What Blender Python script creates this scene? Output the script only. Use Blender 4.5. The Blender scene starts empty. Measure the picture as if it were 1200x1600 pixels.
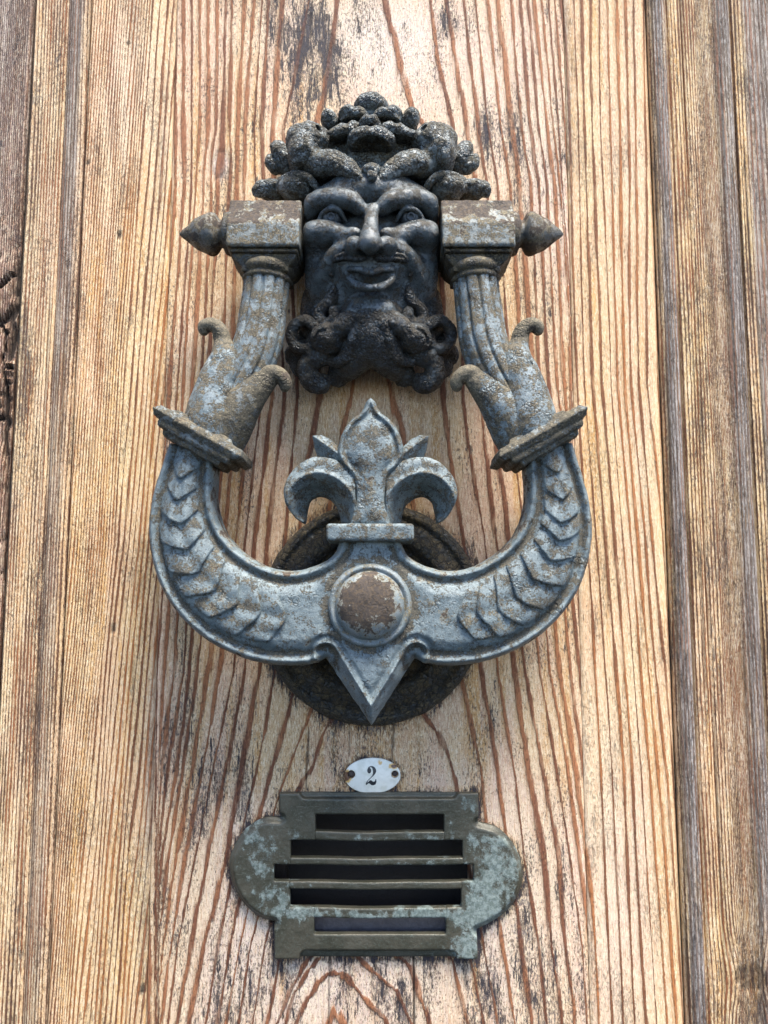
import bpy, math, random
import numpy as np
from math import radians, sin, cos, pi
from mathutils import Vector
rng = np.random.RandomState(7)
random.seed(7)
sc = bpy.context.scene
COL = sc.collection
MM = 0.001

# ------------------------------------------------------------------ camera, sky, sun, exposure
CAM_D = 311.0            # camera distance from the face of the door, mm
FPX = 1245.0             # focal length in pixels of the 1200 x 1600 photograph
PITCH = radians(6.28)
cam_data = bpy.data.cameras.new('camera')
cam_data.sensor_fit = 'VERTICAL'
cam_data.sensor_height = 24.0
cam_data.sensor_width = 18.0
cam_data.lens = FPX / 1600.0 * 24.0
cam_data.clip_start = 0.005
cam_data.clip_end = 50
cam = bpy.data.objects.new('camera', cam_data)
COL.objects.link(cam)
cam.location = (0, -CAM_D * MM, 0)
cam.rotation_euler = (pi / 2 + PITCH, 0, 0)
sc.camera = cam

SUN_EL = radians(68)
SUN_AZ = radians(34)     # to the right of straight out of the door
world = bpy.data.worlds.new('World')
sc.world = world
world.use_nodes = True
wn = world.node_tree
bg = wn.nodes['Background']
sky = wn.nodes.new('ShaderNodeTexSky')
sky.sky_type = 'NISHITA'
sky.sun_disc = False
sky.sun_elevation = SUN_EL
sky.air_density = 0.6
sky.dust_density = 0.6
sky.ozone_density = 1.0
# direction towards the sun: x = sin(az) cos(el), y = -cos(az) cos(el)
sky.sun_rotation = pi - SUN_AZ
wn.links.new(sky.outputs[0], bg.inputs[0])
bg.inputs[1].default_value = 0.05
sd = bpy.data.lights.new('sun', 'SUN')
sd.energy = 1.5
sd.angle = radians(28)
sd.color = (1.0, 0.93, 0.83)
sun = bpy.data.objects.new('sun', sd)
COL.objects.link(sun)
sdir = Vector((sin(SUN_AZ) * cos(SUN_EL), -cos(SUN_AZ) * cos(SUN_EL), sin(SUN_EL)))
sun.rotation_euler = sdir.to_track_quat('Z', 'Y').to_euler()
sun.location = sdir * 2
sc.view_settings.view_transform = 'Standard'
sc.view_settings.look = 'None'
sc.view_settings.exposure = 3.2
sc.view_settings.gamma = 1
sc.render.engine = 'CYCLES'

# ------------------------------------------------------------------ measuring from the photograph
SP, CP = sin(PITCH), cos(PITCH)
def P(u, v, h):
    """point of the place (x, h out of the door, z; mm) seen at pixel u, v of the photograph, h mm proud of the door"""
    a = (u - 600.0) / FPX; b = (800.0 - v) / FPX
    t = (CAM_D - h) / (CP - SP * b)
    return (a * t, h, (SP + CP * b) * t)
def PXZ(u, v, h):
    p = P(u, v, h); return (p[0], p[2])
def proj(x, h, z):
    y = CAM_D - h
    d = y * CP + z * SP
    b = (z * CP - y * SP) / d
    a = x / d
    return 600 + a * FPX, 800 - b * FPX
XA = -4.8   # the axis of symmetry of the knocker

# ------------------------------------------------------------------ noise in numpy
_perm = np.random.RandomState(3).randint(0, 2 ** 30, 4096).astype(np.int64)
def _hash(i, j, k):
    return (_perm[(i + _perm[(j + _perm[k & 4095]) & 4095]) & 4095] & 0xffff).astype(np.float32) / 65535.0
def vnoise(p):
    p = np.asarray(p, np.float32)
    i = np.floor(p).astype(np.int64); f = p - i
    f = f * f * (3 - 2 * f)
    out = 0
    for dx in (0, 1):
        for dy in (0, 1):
            for dz in (0, 1):
                w = (f[:, 0] if dx else 1 - f[:, 0]) * (f[:, 1] if dy else 1 - f[:, 1]) * (f[:, 2] if dz else 1 - f[:, 2])
                out = out + w * _hash(i[:, 0] + dx, i[:, 1] + dy, i[:, 2] + dz)
    return out * 2 - 1
def fbm(p, o=3):
    s = 0; a = 1
    for k in range(o):
        s = s + a * vnoise(p * (2 ** k) + 17.3 * k); a *= .5
    return s

# ------------------------------------------------------------------ objects
def link(o, parent=None):
    COL.objects.link(o)
    if parent is not None:
        o.parent = parent
        o.location = -Vector(parent['_w'])
        o['_w'] = (0.0, 0.0, 0.0)
    return o
def root(name, label, cat, loc=(0, 0, 0), group=None):
    o = bpy.data.objects.new(name, None)
    o.empty_display_size = 0.01
    COL.objects.link(o)
    o.location = loc; o['_w'] = tuple(loc)
    o['label'] = label; o['category'] = cat
    if group: o['group'] = group
    return o
def mesh_np(name, verts, faces, mat, parent=None, smooth=True, displace=0.0, dscale=1.0, attrs=None, flip=None):
    """verts: (n,3) as x, h, z in mm; faces (m,4) array or list of tuples"""
    v = np.asarray(verts, np.float64)
    if isinstance(faces, np.ndarray):
        if flip is None:
            a = v[faces[:, 0]]; b = v[faces[:, 1]]; c = v[faces[:, 2]]
            vol = np.einsum('ij,ij->i', a - v.mean(0), np.cross(b - v.mean(0), c - v.mean(0))).sum()
            if faces.shape[1] == 4:
                d = v[faces[:, 3]]
                vol += np.einsum('ij,ij->i', a - v.mean(0), np.cross(c - v.mean(0), d - v.mean(0))).sum()
            flip = vol > 0      # x,h,z -> x,-h,z turns the handedness
        if flip: faces = faces[:, ::-1]
    if displace > 0:
        me0 = np.zeros_like(v)
        fa = faces
        n = np.cross(v[fa[:, 2]] - v[fa[:, 0]], v[fa[:, 1]] - v[fa[:, -1]])
        for c in range(fa.shape[1]):
            for ax in range(3):
                me0[:, ax] += np.bincount(fa[:, c], n[:, ax], len(v))
        me0 /= np.maximum(np.linalg.norm(me0, axis=1)[:, None], 1e-9)
        dd = fbm(v * (0.35 * dscale)) * displace + fbm(v * (1.1 * dscale) + 50) * displace * 0.45
        v = v + me0 * dd[:, None]
    w = np.stack([v[:, 0], -v[:, 1], v[:, 2]], 1) * MM
    me = bpy.data.meshes.new(name)
    if isinstance(faces, np.ndarray):
        m, k = faces.shape
        me.vertices.add(len(w)); me.vertices.foreach_set('co', w.astype(np.float32).ravel())
        me.loops.add(m * k); me.loops.foreach_set('vertex_index', faces.astype(np.int32).ravel())
        me.polygons.add(m)
        me.polygons.foreach_set('loop_start', np.arange(0, m * k, k, dtype=np.int32))
        me.update(calc_edges=True)
    else:
        me.from_pydata([tuple(a) for a in w], [], faces)
        import bmesh
        b = bmesh.new(); b.from_mesh(me); bmesh.ops.recalc_face_normals(b, faces=b.faces); b.to_mesh(me); b.free()
    if smooth: me.polygons.foreach_set('use_smooth', [True] * len(me.polygons))
    if attrs:
        for k_, a in attrs.items():
            at = me.attributes.new(k_, 'FLOAT', 'POINT'); at.data.foreach_set('value', np.asarray(a, np.float32))
    me.materials.append(mat)
    o = bpy.data.objects.new(name, me)
    return link(o, parent)

# ------------------------------------------------------------------ distance fields -> surfaces
def smin(a, b, k):
    if k <= 0: return np.minimum(a, b)
    h = np.maximum(k - np.abs(a - b), 0) / k
    return np.minimum(a, b) - h * h * k * .25
def smax(a, b, k): return -smin(-a, -b, k)
def set_attr(o, name, fn):
    me = o.data; n = len(me.vertices); co = np.zeros(n * 3, np.float32); me.vertices.foreach_get('co', co); co = co.reshape(-1, 3) * 1000
    at = me.attributes.new(name, 'FLOAT', 'POINT'); at.data.foreach_set('value', np.asarray(fn(co[:, 0], -co[:, 1], co[:, 2]), np.float32))
class Vol:
    def __init__(s, lo, hi, res):
        s.lo = np.array(lo, float); s.res = res
        s.n = np.ceil((np.array(hi, float) - s.lo) / res).astype(int) + 1
        s.x = (s.lo[0] + np.arange(s.n[0]) * res).astype(np.float32)
        s.h = (s.lo[1] + np.arange(s.n[1]) * res).astype(np.float32)
        s.z = (s.lo[2] + np.arange(s.n[2]) * res).astype(np.float32)
        s.F = np.full(s.n, 9.0, np.float32)
    def sl(s, c0, c1, pad):
        r = []
        for a in range(3):
            i = int(max(0, math.floor((c0[a] - pad - s.lo[a]) / s.res)))
            j = int(min(s.n[a], math.ceil((c1[a] + pad - s.lo[a]) / s.res) + 1))
            if j <= i: return None
            r.append(slice(i, j))
        return tuple(r)
    def put(s, c0, c1, pad, fn, k=1.0, sub=False, inter=False):
        S = s.sl(c0, c1, pad)
        if S is None: return
        X = s.x[S[0]][:, None, None]; H = s.h[S[1]][None, :, None]; Z = s.z[S[2]][None, None, :]
        d = fn(X, H, Z)
        s.F[S] = smax(s.F[S], -d, k) if sub else smin(s.F[S], d, k)
    def ell(s, c, r, k=1.5, sub=False, rot=0.0):
        """ellipsoid, rotated by rot in the plane of the door"""
        r = [float(a) for a in r]; m = max(r); ca, sa = cos(rot), sin(rot)
        def fn(X, H, Z):
            dx = X - c[0]; dz = Z - c[2]
            a = (dx * ca + dz * sa) / r[0]; b = (H - c[1]) / r[1]; e = (-dx * sa + dz * ca) / r[2]
            q = np.sqrt(a * a + b * b + e * e)
            q2 = np.sqrt((a / r[0]) ** 2 + (b / r[1]) ** 2 + (e / r[2]) ** 2) + 1e-6
            return q * (q - 1) / q2
        s.put([a - m for a in c], [a + m for a in c], k + 1.5, fn, k, sub)
    def tube(s, pts, k=1.0, sub=False, n=None):
        """round cones along points (x,h,z,r), smoothed with a spline"""
        p = np.array(pts, float)
        if n is None: n = max(2, len(p) * 3)
        if len(p) > 2: p = spline(p, n)
        for a, b in zip(p[:-1], p[1:]):
            A = a[:3]; B = b[:3]; ra = a[3]; rb = b[3]; ab = B - A; L = max(float(ab @ ab), 1e-6)
            def fn(X, H, Z):
                t = ((X - A[0]) * ab[0] + (H - A[1]) * ab[1] + (Z - A[2]) * ab[2]) / L
                t = np.clip(t, 0, 1)
                return np.sqrt((X - A[0] - t * ab[0]) ** 2 + (H - A[1] - t * ab[1]) ** 2 + (Z - A[2] - t * ab[2]) ** 2) - (ra + (rb - ra) * t)
            m = max(ra, rb)
            s.put(np.minimum(A, B) - m, np.maximum(A, B) + m, k + 1.2, fn, k if sub is False else k, sub)
    def box(s, c, half, R, r, k=0.5):
        """rounded box, R rows = local axes in x,h,z"""
        R = np.array(R, float); m = float(np.linalg.norm(half))
        def fn(X, H, Z):
            q = []
            for i in range(3):
                q.append(np.abs((X - c[0]) * R[i][0] + (H - c[1]) * R[i][1] + (Z - c[2]) * R[i][2]) - (half[i] - r))
            o = np.sqrt(sum(np.maximum(a, 0) ** 2 for a in q))
            return o + np.minimum(np.maximum(np.maximum(q[0], q[1]), q[2]), 0) - r
        s.put([a - m for a in c], [a + m for a in c], k + 1, fn, k)
    def mesh(s):
        F = s.F; n = s.n
        F[0] = 9; F[-1] = 9; F[:, 0] = 9; F[:, -1] = 9; F[:, :, 0] = 9; F[:, :, -1] = 9
        I = F < 0
        c = I.astype(np.uint8)
        sm = c[:-1, :-1, :-1] + c[1:, :-1, :-1] + c[:-1, 1:, :-1] + c[:-1, :-1, 1:] + c[1:, 1:, :-1] + c[1:, :-1, 1:] + c[:-1, 1:, 1:] + c[1:, 1:, 1:]
        cells = np.argwhere((sm > 0) & (sm < 8))
        idx = np.full(np.array(sm.shape), -1, np.int32)
        idx[tuple(cells.T)] = np.arange(len(cells))
        pos = np.zeros((len(cells), 3)); cnt = np.zeros(len(cells))
        offs = [(a, b, d) for a in (0, 1) for b in (0, 1) for d in (0, 1)]
        val = {o: F[cells[:, 0] + o[0], cells[:, 1] + o[1], cells[:, 2] + o[2]] for o in offs}
        for o in offs:
            for ax in range(3):
                if o[ax] == 0:
                    p = list(o); p[ax] = 1; p = tuple(p)
                    va, vb = val[o], val[p]
                    m = (va < 0) != (vb < 0)
                    t = np.where(m, va / np.where(m, va - vb, 1), 0)
                    for q in range(3):
                        pos[:, q] += np.where(m, o[q] + (t if q == ax else 0), 0)
                    cnt += m
        pos = (cells + pos / cnt[:, None]) * s.res + s.lo
        quads = []
        for ax in range(3):
            a = [slice(1, -1)] * 3; b = [slice(1, -1)] * 3
            a[ax] = slice(0, -1); b[ax] = slice(1, None)
            A = I[tuple(a)]; B = I[tuple(b)]
            e = np.argwhere(A != B)
            off = np.array([1, 1, 1]); off[ax] = 0
            e = e + off
            sgn = I[tuple(e.T)]
            u_, v_ = [(1, 2), (2, 0), (0, 1)][ax]
            def cell(du, dv):
                q = e.copy(); q[:, u_] -= du; q[:, v_] -= dv
                return idx[tuple(q.T)]
            Q = np.stack([cell(1, 1), cell(0, 1), cell(0, 0), cell(1, 0)], 1)
            Q[~sgn] = Q[~sgn][:, ::-1]
            quads.append(Q)
        return pos, np.concatenate(quads)
def spline(p, n):
    p = np.array(p, float)
    d = np.r_[0, np.cumsum(np.linalg.norm(np.diff(p[:, :3] if p.shape[1] > 3 else p, axis=0), axis=1) + 1e-6)]
    t = np.linspace(0, d[-1], n); out = np.zeros((n, p.shape[1]))
    m = np.zeros_like(p)
    m[1:-1] = (p[2:] - p[:-2]) / (d[2:] - d[:-2])[:, None]
    m[0] = (p[1] - p[0]) / (d[1] - d[0]); m[-1] = (p[-1] - p[-2]) / (d[-1] - d[-2])
    i = np.clip(np.searchsorted(d, t, 'right') - 1, 0, len(p) - 2)
    h = (d[i + 1] - d[i]); s = ((t - d[i]) / h)[:, None]; h = h[:, None]
    return (2 * s**3 - 3 * s**2 + 1) * p[i] + (s**3 - 2 * s**2 + s) * h * m[i] + (-2 * s**3 + 3 * s**2) * p[i + 1] + (s**3 - s**2) * h * m[i + 1]
def part(name, vol, mat, parent, disp=0.12, ds=1.0):
    v, q = vol.mesh()
    return mesh_np(name, v, q, mat, parent, displace=disp, dscale=ds)

def seg_dist(px, pz, pl):
    d = np.full(px.shape, 1e9)
    for (ax, az), (bx, bz) in zip(pl[:-1], pl[1:]):
        dx, dz = bx - ax, bz - az
        L = dx * dx + dz * dz + 1e-12
        t = np.clip(((px - ax) * dx + (pz - az) * dz) / L, 0, 1)
        d = np.minimum(d, (px - ax - t * dx) ** 2 + (pz - az - t * dz) ** 2)
    return np.sqrt(d)
def inside(px, pz, poly):
    c = np.zeros(px.shape, bool)
    for (ax, az), (bx, bz) in zip(poly, poly[1:] + poly[:1]):
        if az == bz: continue
        c ^= ((az > pz) != (bz > pz)) & (px < (bx - ax) * (pz - az) / (bz - az) + ax)
    return c
def poly_sd(px, pz, poly):
    return seg_dist(px, pz, poly + poly[:1]) * np.where(inside(px, pz, poly), -1, 1)
def sstep(a, b, x):
    t = np.clip((x - a) / (b - a), 0, 1); return t * t * (3 - 2 * t)
def relief(name, lo, hi, res, d2f, Hf, hb, mat, parent, k=1.0, disp=0.1, ds=1.0, kb=None):
    """a cast shape: outline d2f(x,z) (negative inside), front surface Hf(x,z), back at hb(x,z) or number"""
    V = Vol(lo, hi, res)
    X, Z = np.meshgrid(V.x, V.z, indexing='ij')
    d2 = d2f(X, Z).astype(np.float32); Hm = Hf(X, Z, d2).astype(np.float32)
    B = hb(X, Z, d2).astype(np.float32) if callable(hb) else np.full_like(Hm, hb)
    H = V.h[None, :, None]
    F = smax(d2[:, None, :] + 0 * H, H - Hm[:, None, :], k)
    V.F = smax(F, B[:, None, :] - H, kb if kb is not None else k).astype(np.float32)
    return part(name, V, mat, parent, disp, ds)
def lathe(name, c, axis, prof, mat, parent, seg=64, disp=0.08, bump=None, ds=1.0):
    """prof: (distance along axis, radius); axis 'x','h','z' or vector"""
    ax = {'x': (1, 0, 0), 'h': (0, 1, 0), 'z': (0, 0, 1)}.get(axis, axis) if isinstance(axis, str) else axis
    a = np.array(ax, float); a /= np.linalg.norm(a)
    u = np.cross(a, (0, 0, 1) if abs(a[2]) < .9 else (1, 0, 0)); u /= np.linalg.norm(u); w = np.cross(a, u)
    pr = []
    for (s0, r0), (s1, r1) in zip(prof[:-1], prof[1:]):
        n = max(1, int(math.hypot(s1 - s0, r1 - r0) / 0.7))
        for i in range(n): pr.append((s0 + (s1 - s0) * i / n, r0 + (r1 - r0) * i / n))
    pr.append(prof[-1])
    V = []
    for s_, r_ in pr:
        for j in range(seg):
            th = 2 * pi * j / seg
            V.append(np.array(c) + a * s_ + (u * cos(th) + w * sin(th)) * max(r_, 0.02))
    n = len(pr); Fq = []
    for i in range(n - 1):
        for j in range(seg):
            k = (j + 1) % seg
            Fq.append((i * seg + j, i * seg + k, (i + 1) * seg + k, (i + 1) * seg + j))
    return mesh_np(name, np.array(V), np.array(Fq), mat, parent, displace=disp, dscale=ds)
def sweep(name, pts, ringf, mat, parent, seg=96, n=70, disp=0.1):
    """tube along pts (x,h,z,r); ringf(theta, t, r) -> radius"""
    p = spline(np.array(pts, float), n)
    T = np.gradient(p[:, :3], axis=0); T /= np.linalg.norm(T, axis=1)[:, None]
    V = []
    for i in range(n):
        w = np.array((0, 1.0, 0)); w = w - T[i] * (w @ T[i]); w /= np.linalg.norm(w); u = np.cross(T[i], w)
        th = np.linspace(0, 2 * pi, seg, endpoint=False)
        r = ringf(th, i / (n - 1), p[i, 3])
        V.append(p[i, :3] + np.outer(np.cos(th) * r, w) + np.outer(np.sin(th) * r, u))
    V = np.concatenate(V)
    F = [(i * seg + j, i * seg + (j + 1) % seg, (i + 1) * seg + (j + 1) % seg, (i + 1) * seg + j) for i in range(n - 1) for j in range(seg)]
    return mesh_np(name, V, np.array(F), mat, parent, displace=disp)

# ------------------------------------------------------------------ materials
class N:
    def __init__(s, name):
        s.m = bpy.data.materials.new(name); s.m.use_nodes = True
        s.t = s.m.node_tree; s.t.nodes.clear()
        s.out = s.t.nodes.new('ShaderNodeOutputMaterial')
        s.b = s.t.nodes.new('ShaderNodeBsdfPrincipled')
        s.t.links.new(s.b.outputs[0], s.out.inputs[0])
        g = s.t.nodes.new('ShaderNodeNewGeometry')
        s.pos = s.vm('SCALE', g.outputs['Position'], None, 1000.0)
    def set(s, inp, v):
        if isinstance(v, bpy.types.NodeSocket): s.t.links.new(v, inp)
        elif v is not None:
            if isinstance(v, tuple) and len(v) == 3 and inp.type == 'RGBA': v = (*v, 1)
            inp.default_value = v
    def vm(s, op, a, b=None, sc=None):
        n = s.t.nodes.new('ShaderNodeVectorMath'); n.operation = op
        s.set(n.inputs[0], a); s.set(n.inputs[1], b)
        if sc is not None: s.set(n.inputs['Scale'], sc)
        return n.outputs[0]
    def m_(s, op, a, b=None, c=None, clamp=False):
        n = s.t.nodes.new('ShaderNodeMath'); n.operation = op; n.use_clamp = clamp
        s.set(n.inputs[0], a); s.set(n.inputs[1], b)
        if c is not None: s.set(n.inputs[2], c)
        return n.outputs[0]
    def add(s, a, b): return s.m_('ADD', a, b)
    def mul(s, a, b): return s.m_('MULTIPLY', a, b)
    def sub(s, a, b): return s.m_('SUBTRACT', a, b)
    def mx(s, a, b): return s.m_('MAXIMUM', a, b)
    def mr(s, v, a, b, c=0.0, d=1.0, smooth=True):
        n = s.t.nodes.new('ShaderNodeMapRange'); n.interpolation_type = 'SMOOTHSTEP' if smooth else 'LINEAR'
        for i, q in enumerate((v, a, b, c, d)): s.set(n.inputs[i], q)
        return n.outputs[0]
    def noise(s, vec, scale, detail=3, rough=.55, dist=0.0, col=False):
        n = s.t.nodes.new('ShaderNodeTexNoise'); s.set(n.inputs['Vector'], vec)
        n.inputs['Scale'].default_value = scale; n.inputs['Detail'].default_value = detail
        n.inputs['Roughness'].default_value = rough; n.inputs['Distortion'].default_value = dist
        return n.outputs['Color' if col else 'Fac']
    def vor(s, vec, scale, feat='F1', rand=1.0, out='Distance'):
        n = s.t.nodes.new('ShaderNodeTexVoronoi'); n.feature = feat; s.set(n.inputs['Vector'], vec)
        n.inputs['Scale'].default_value = scale; n.inputs['Randomness'].default_value = rand
        return n.outputs[out]
    def mix(s, f, a, b, mode='MIX'):
        n = s.t.nodes.new('ShaderNodeMix'); n.data_type = 'RGBA'; n.blend_type = mode; n.clamp_factor = True
        s.set(n.inputs[0], f); s.set(n.inputs[6], a); s.set(n.inputs[7], b)
        return n.outputs[2]
    def vscale(s, vec, v3):
        return s.vm('MULTIPLY', vec, v3)
    def attr(s, name):
        n = s.t.nodes.new('ShaderNodeAttribute'); n.attribute_name = name; return n.outputs['Fac']
    def bump(s, h, dist, strength=1.0, normal=None):
        n = s.t.nodes.new('ShaderNodeBump'); n.inputs['Distance'].default_value = dist * MM
        n.inputs['Strength'].default_value = strength
        s.set(n.inputs['Height'], h)
        if normal is not None: s.set(n.inputs['Normal'], normal)
        return n.outputs[0]
    def white(s, v):
        n = s.t.nodes.new('ShaderNodeTexWhiteNoise'); n.noise_dimensions = '1D'; s.set(n.inputs['W'], v); return n.outputs['Value']
    def done(s, col, rough, normal=None, metal=0.0, spec=0.5):
        s.set(s.b.inputs['Base Color'], col); s.set(s.b.inputs['Roughness'], rough)
        s.set(s.b.inputs['Metallic'], metal); s.set(s.b.inputs['Specular IOR Level'], spec)
        if normal is not None: s.set(s.b.inputs['Normal'], normal)
        return s.m

def iron(name, paint=(.20, .255, .30), paint2=(.30, .35, .38), crust=.5, rust=.3, crack=.3, rough=.45, crackscale=.55, pits=.5, crustcol=(.20, .165, .095), spec=.5):
    n = N(name); p = n.pos
    wp = n.vm('ADD', p, n.vscale(n.vm('SUBTRACT', n.noise(p, .35, 3, col=True), (.5, .5, .5)), (3., 3., 3.)))
    base = n.mix(n.mr(n.noise(p, .22, 4), .35, .65), paint, paint2)
    base = n.mix(n.mr(n.noise(p, 2.6, 4, .7), .52, .7), base, tuple(min(1, c * 1.55 + .01) for c in paint2))
    # brown crust of old lacquer and dirt, in patches and grains
    cm = n.add(n.noise(wp, .26, 6, .68), n.mul(n.attr('grime'), .16))
    grain = n.noise(p, 1.5, 5, .75)
    cmask = n.mr(n.add(cm, n.mul(n.sub(grain, .5), .75)), .66 - .3 * crust, .72 - .3 * crust)
    ccol = n.mix(n.mr(n.noise(p, 1.1, 4, .7), .4, .62), crustcol, tuple(c * .42 for c in crustcol))
    ccol = n.mix(n.mr(n.noise(p, 2.2, 3, .7), .54, .62), ccol, tuple(min(1, c * 2.3 + .02) for c in crustcol))
    col = n.mix(n.mul(cmask, .9), base, ccol)
    # rust blooms
    rm = n.add(n.noise(n.vm('ADD', wp, (31., 7., 13.)), .17, 5, .6), n.mul(n.attr('wear'), .22))
    rmask = n.mr(n.add(rm, n.mul(n.sub(grain, .5), .35)), .74 - .3 * rust, .78 - .3 * rust)
    rcol = n.mix(n.mr(n.noise(p, 1.0, 5, .7), .45, .62), (.046, .035, .028), (.085, .058, .034))
    halo = n.mr(n.add(rm, n.mul(n.sub(grain, .5), .35)), .69 - .3 * rust, .74 - .3 * rust)
    col = n.mix(n.mul(halo, .5), col, (.24, .20, .12))
    col = n.mix(rmask, col, rcol)
    # crazed lacquer
    cv = n.vor(n.vm('ADD', p, n.vscale(n.vm('SUBTRACT', n.noise(p, .8, 2, col=True), (.5, .5, .5)), (1.6, 1.6, 1.6))), crackscale, 'DISTANCE_TO_EDGE')
    ck = n.mr(cv, 0.0, .11); dome = n.mr(cv, 0.0, .34)
    cmk = n.mr(n.noise(n.vm('ADD', p, (5., 90., 2.)), .11, 3), .62 - .35 * crack, .75 - .35 * crack)
    ckm = n.mul(n.sub(1.0, ck), cmk)
    col = n.mix(n.mul(ckm, .85), col, (.02, .018, .014))
    # pinholes and small pimples
    pv = n.vor(p, 1.25, 'F1'); pm = n.mul(n.mr(pv, .20, .30, 1.0, 0.0), n.mr(n.noise(p, .3, 2), .60 - .25 * pits, .70 - .25 * pits))
    col = n.mix(n.mul(pm, .6), col, (.05, .038, .025))
    pim = n.mul(n.mr(n.vor(n.vm('ADD', p, (3.3, 1.7, 8.8)), 1.5, 'F1'), .15, .34, 1.0, 0.0), n.mr(n.noise(n.vm('ADD', p, (8., 8., 8.)), .25, 2), .5, .62))
    h = n.add(n.mul(grain, .35), n.mul(n.noise(p, 4.0, 3, .7), .10))
    h = n.add(h, n.mul(cmask, .22))
    h = n.add(h, n.mul(n.mul(dome, cmk), .34)); h = n.sub(h, n.mul(ckm, .40)); h = n.sub(h, n.mul(pm, .16)); h = n.add(h, n.mul(pim, .10))
    h = n.add(h, n.mul(rmask, -.15))
    nb = n.bump(h, .75, 1.0)
    r = n.mr(n.add(n.add(cmask, rmask), n.mul(n.noise(p, 1.2, 3), .4)), .1, 1.2, rough, .82)
    return n.done(col, r, nb, 0.0, spec)

M_RING = iron('weathered_grey_iron', (.084, .112, .122), (.145, .182, .190), .50, .30, .14, .47, .5, .9, (.080, .066, .042))
M_RINGB = iron('crusted_grey_iron', (.098, .13, .14), (.165, .20, .21), .62, .14, .32, .42, .7, 1.0, (.105, .082, .046))
M_BOSS = iron('rusted_boss_iron', (.12, .15, .155), (.18, .205, .21), .35, .52, .05, .42)
M_FACE = iron('dark_glossy_iron', (.030, .040, .044), (.068, .085, .092), .48, .03, .12, .27, .62, .5, (.040, .032, .019), .6)
M_HAIR = iron('dark_crazed_iron', (.078, .097, .10), (.15, .17, .17), .60, .05, .75, .34, .52, .6, (.065, .053, .030))
M_BEARD = iron('dark_brown_crusted_iron', (.018, .022, .025), (.045, .054, .057), .62, .04, .7, .30, .6, .6, (.036, .028, .017))
M_BLOCK = iron('rusty_block_iron', (.085, .11, .115), (.14, .16, .155), .62, .50, .15, .45, .5, .8, (.11, .085, .045))
M_FLANGE = iron('brown_flange_iron', (.045, .05, .05), (.07, .073, .068), .85, .30, .35, .42, .65, .6, (.07, .055, .028))
M_FINIAL = iron('rusted_finial_iron', (.06, .068, .068), (.10, .10, .09), .6, .80, .1, .42, .6, .6, (.07, .055, .03))
M_COLLAR = iron('crusted_collar_iron', (.075, .088, .09), (.13, .145, .14), .80, .30, .2, .42, .65, .6, (.075, .06, .034))
M_EYE = iron('glossy_eye_iron', (.05, .062, .075), (.06, .072, .085), .05, .0, .0, .22, .6, .1, (.04, .03, .02), .6)
M_DISC = iron('blackened_plate_iron', (.016, .018, .018), (.035, .036, .032), .72, .02, .95, .34, .34, .3, (.062, .045, .020))

def bronze():
    n = N('verdigris_bronze'); p = n.pos
    vd = n.attr('verdigris')
    base = n.mix(n.mr(n.noise(p, .12, 4), .35, .65), (.045, .044, .030), (.068, .062, .044))
    base = n.mix(n.mr(n.noise(p, 1.6, 4, .7), .5, .72), base, (.085, .095, .075))
    k = n.add(n.add(n.mul(n.noise(n.vscale(p, (1., 1., .8)), .26, 6, .68), 1.0), n.mul(vd, .34)), n.mul(n.sub(n.noise(p, 2.4, 3, .7), .5), .25))
    m = n.mr(k, .66, .80)
    gc = n.mix(n.mr(n.noise(p, .7, 4, .65), .38, .62), (.12, .155, .14), (.24, .29, .27))
    gc = n.mix(n.mr(n.noise(p, 3.2, 2, .7), .58, .7), gc, (.10, .09, .06))
    col = n.mix(n.mul(m, .85), base, gc)
    scr = n.mr(n.noise(n.vscale(p, (.15, 1., 2.2)), 1.2, 2, .6, .6), .66, .7)
    col = n.mix(n.mul(scr, .35), col, (.2, .2, .16))
    h = n.add(n.add(n.mul(m, .25), n.mul(n.noise(p, 2.2, 4, .7), .22)), n.mul(n.noise(p, .45, 2), .5))
    return n.done(col, n.mr(m, 0, 1, .42, .8), n.bump(h, .4, .9), 0.25, .5)
M_BRONZE = bronze()

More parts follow.
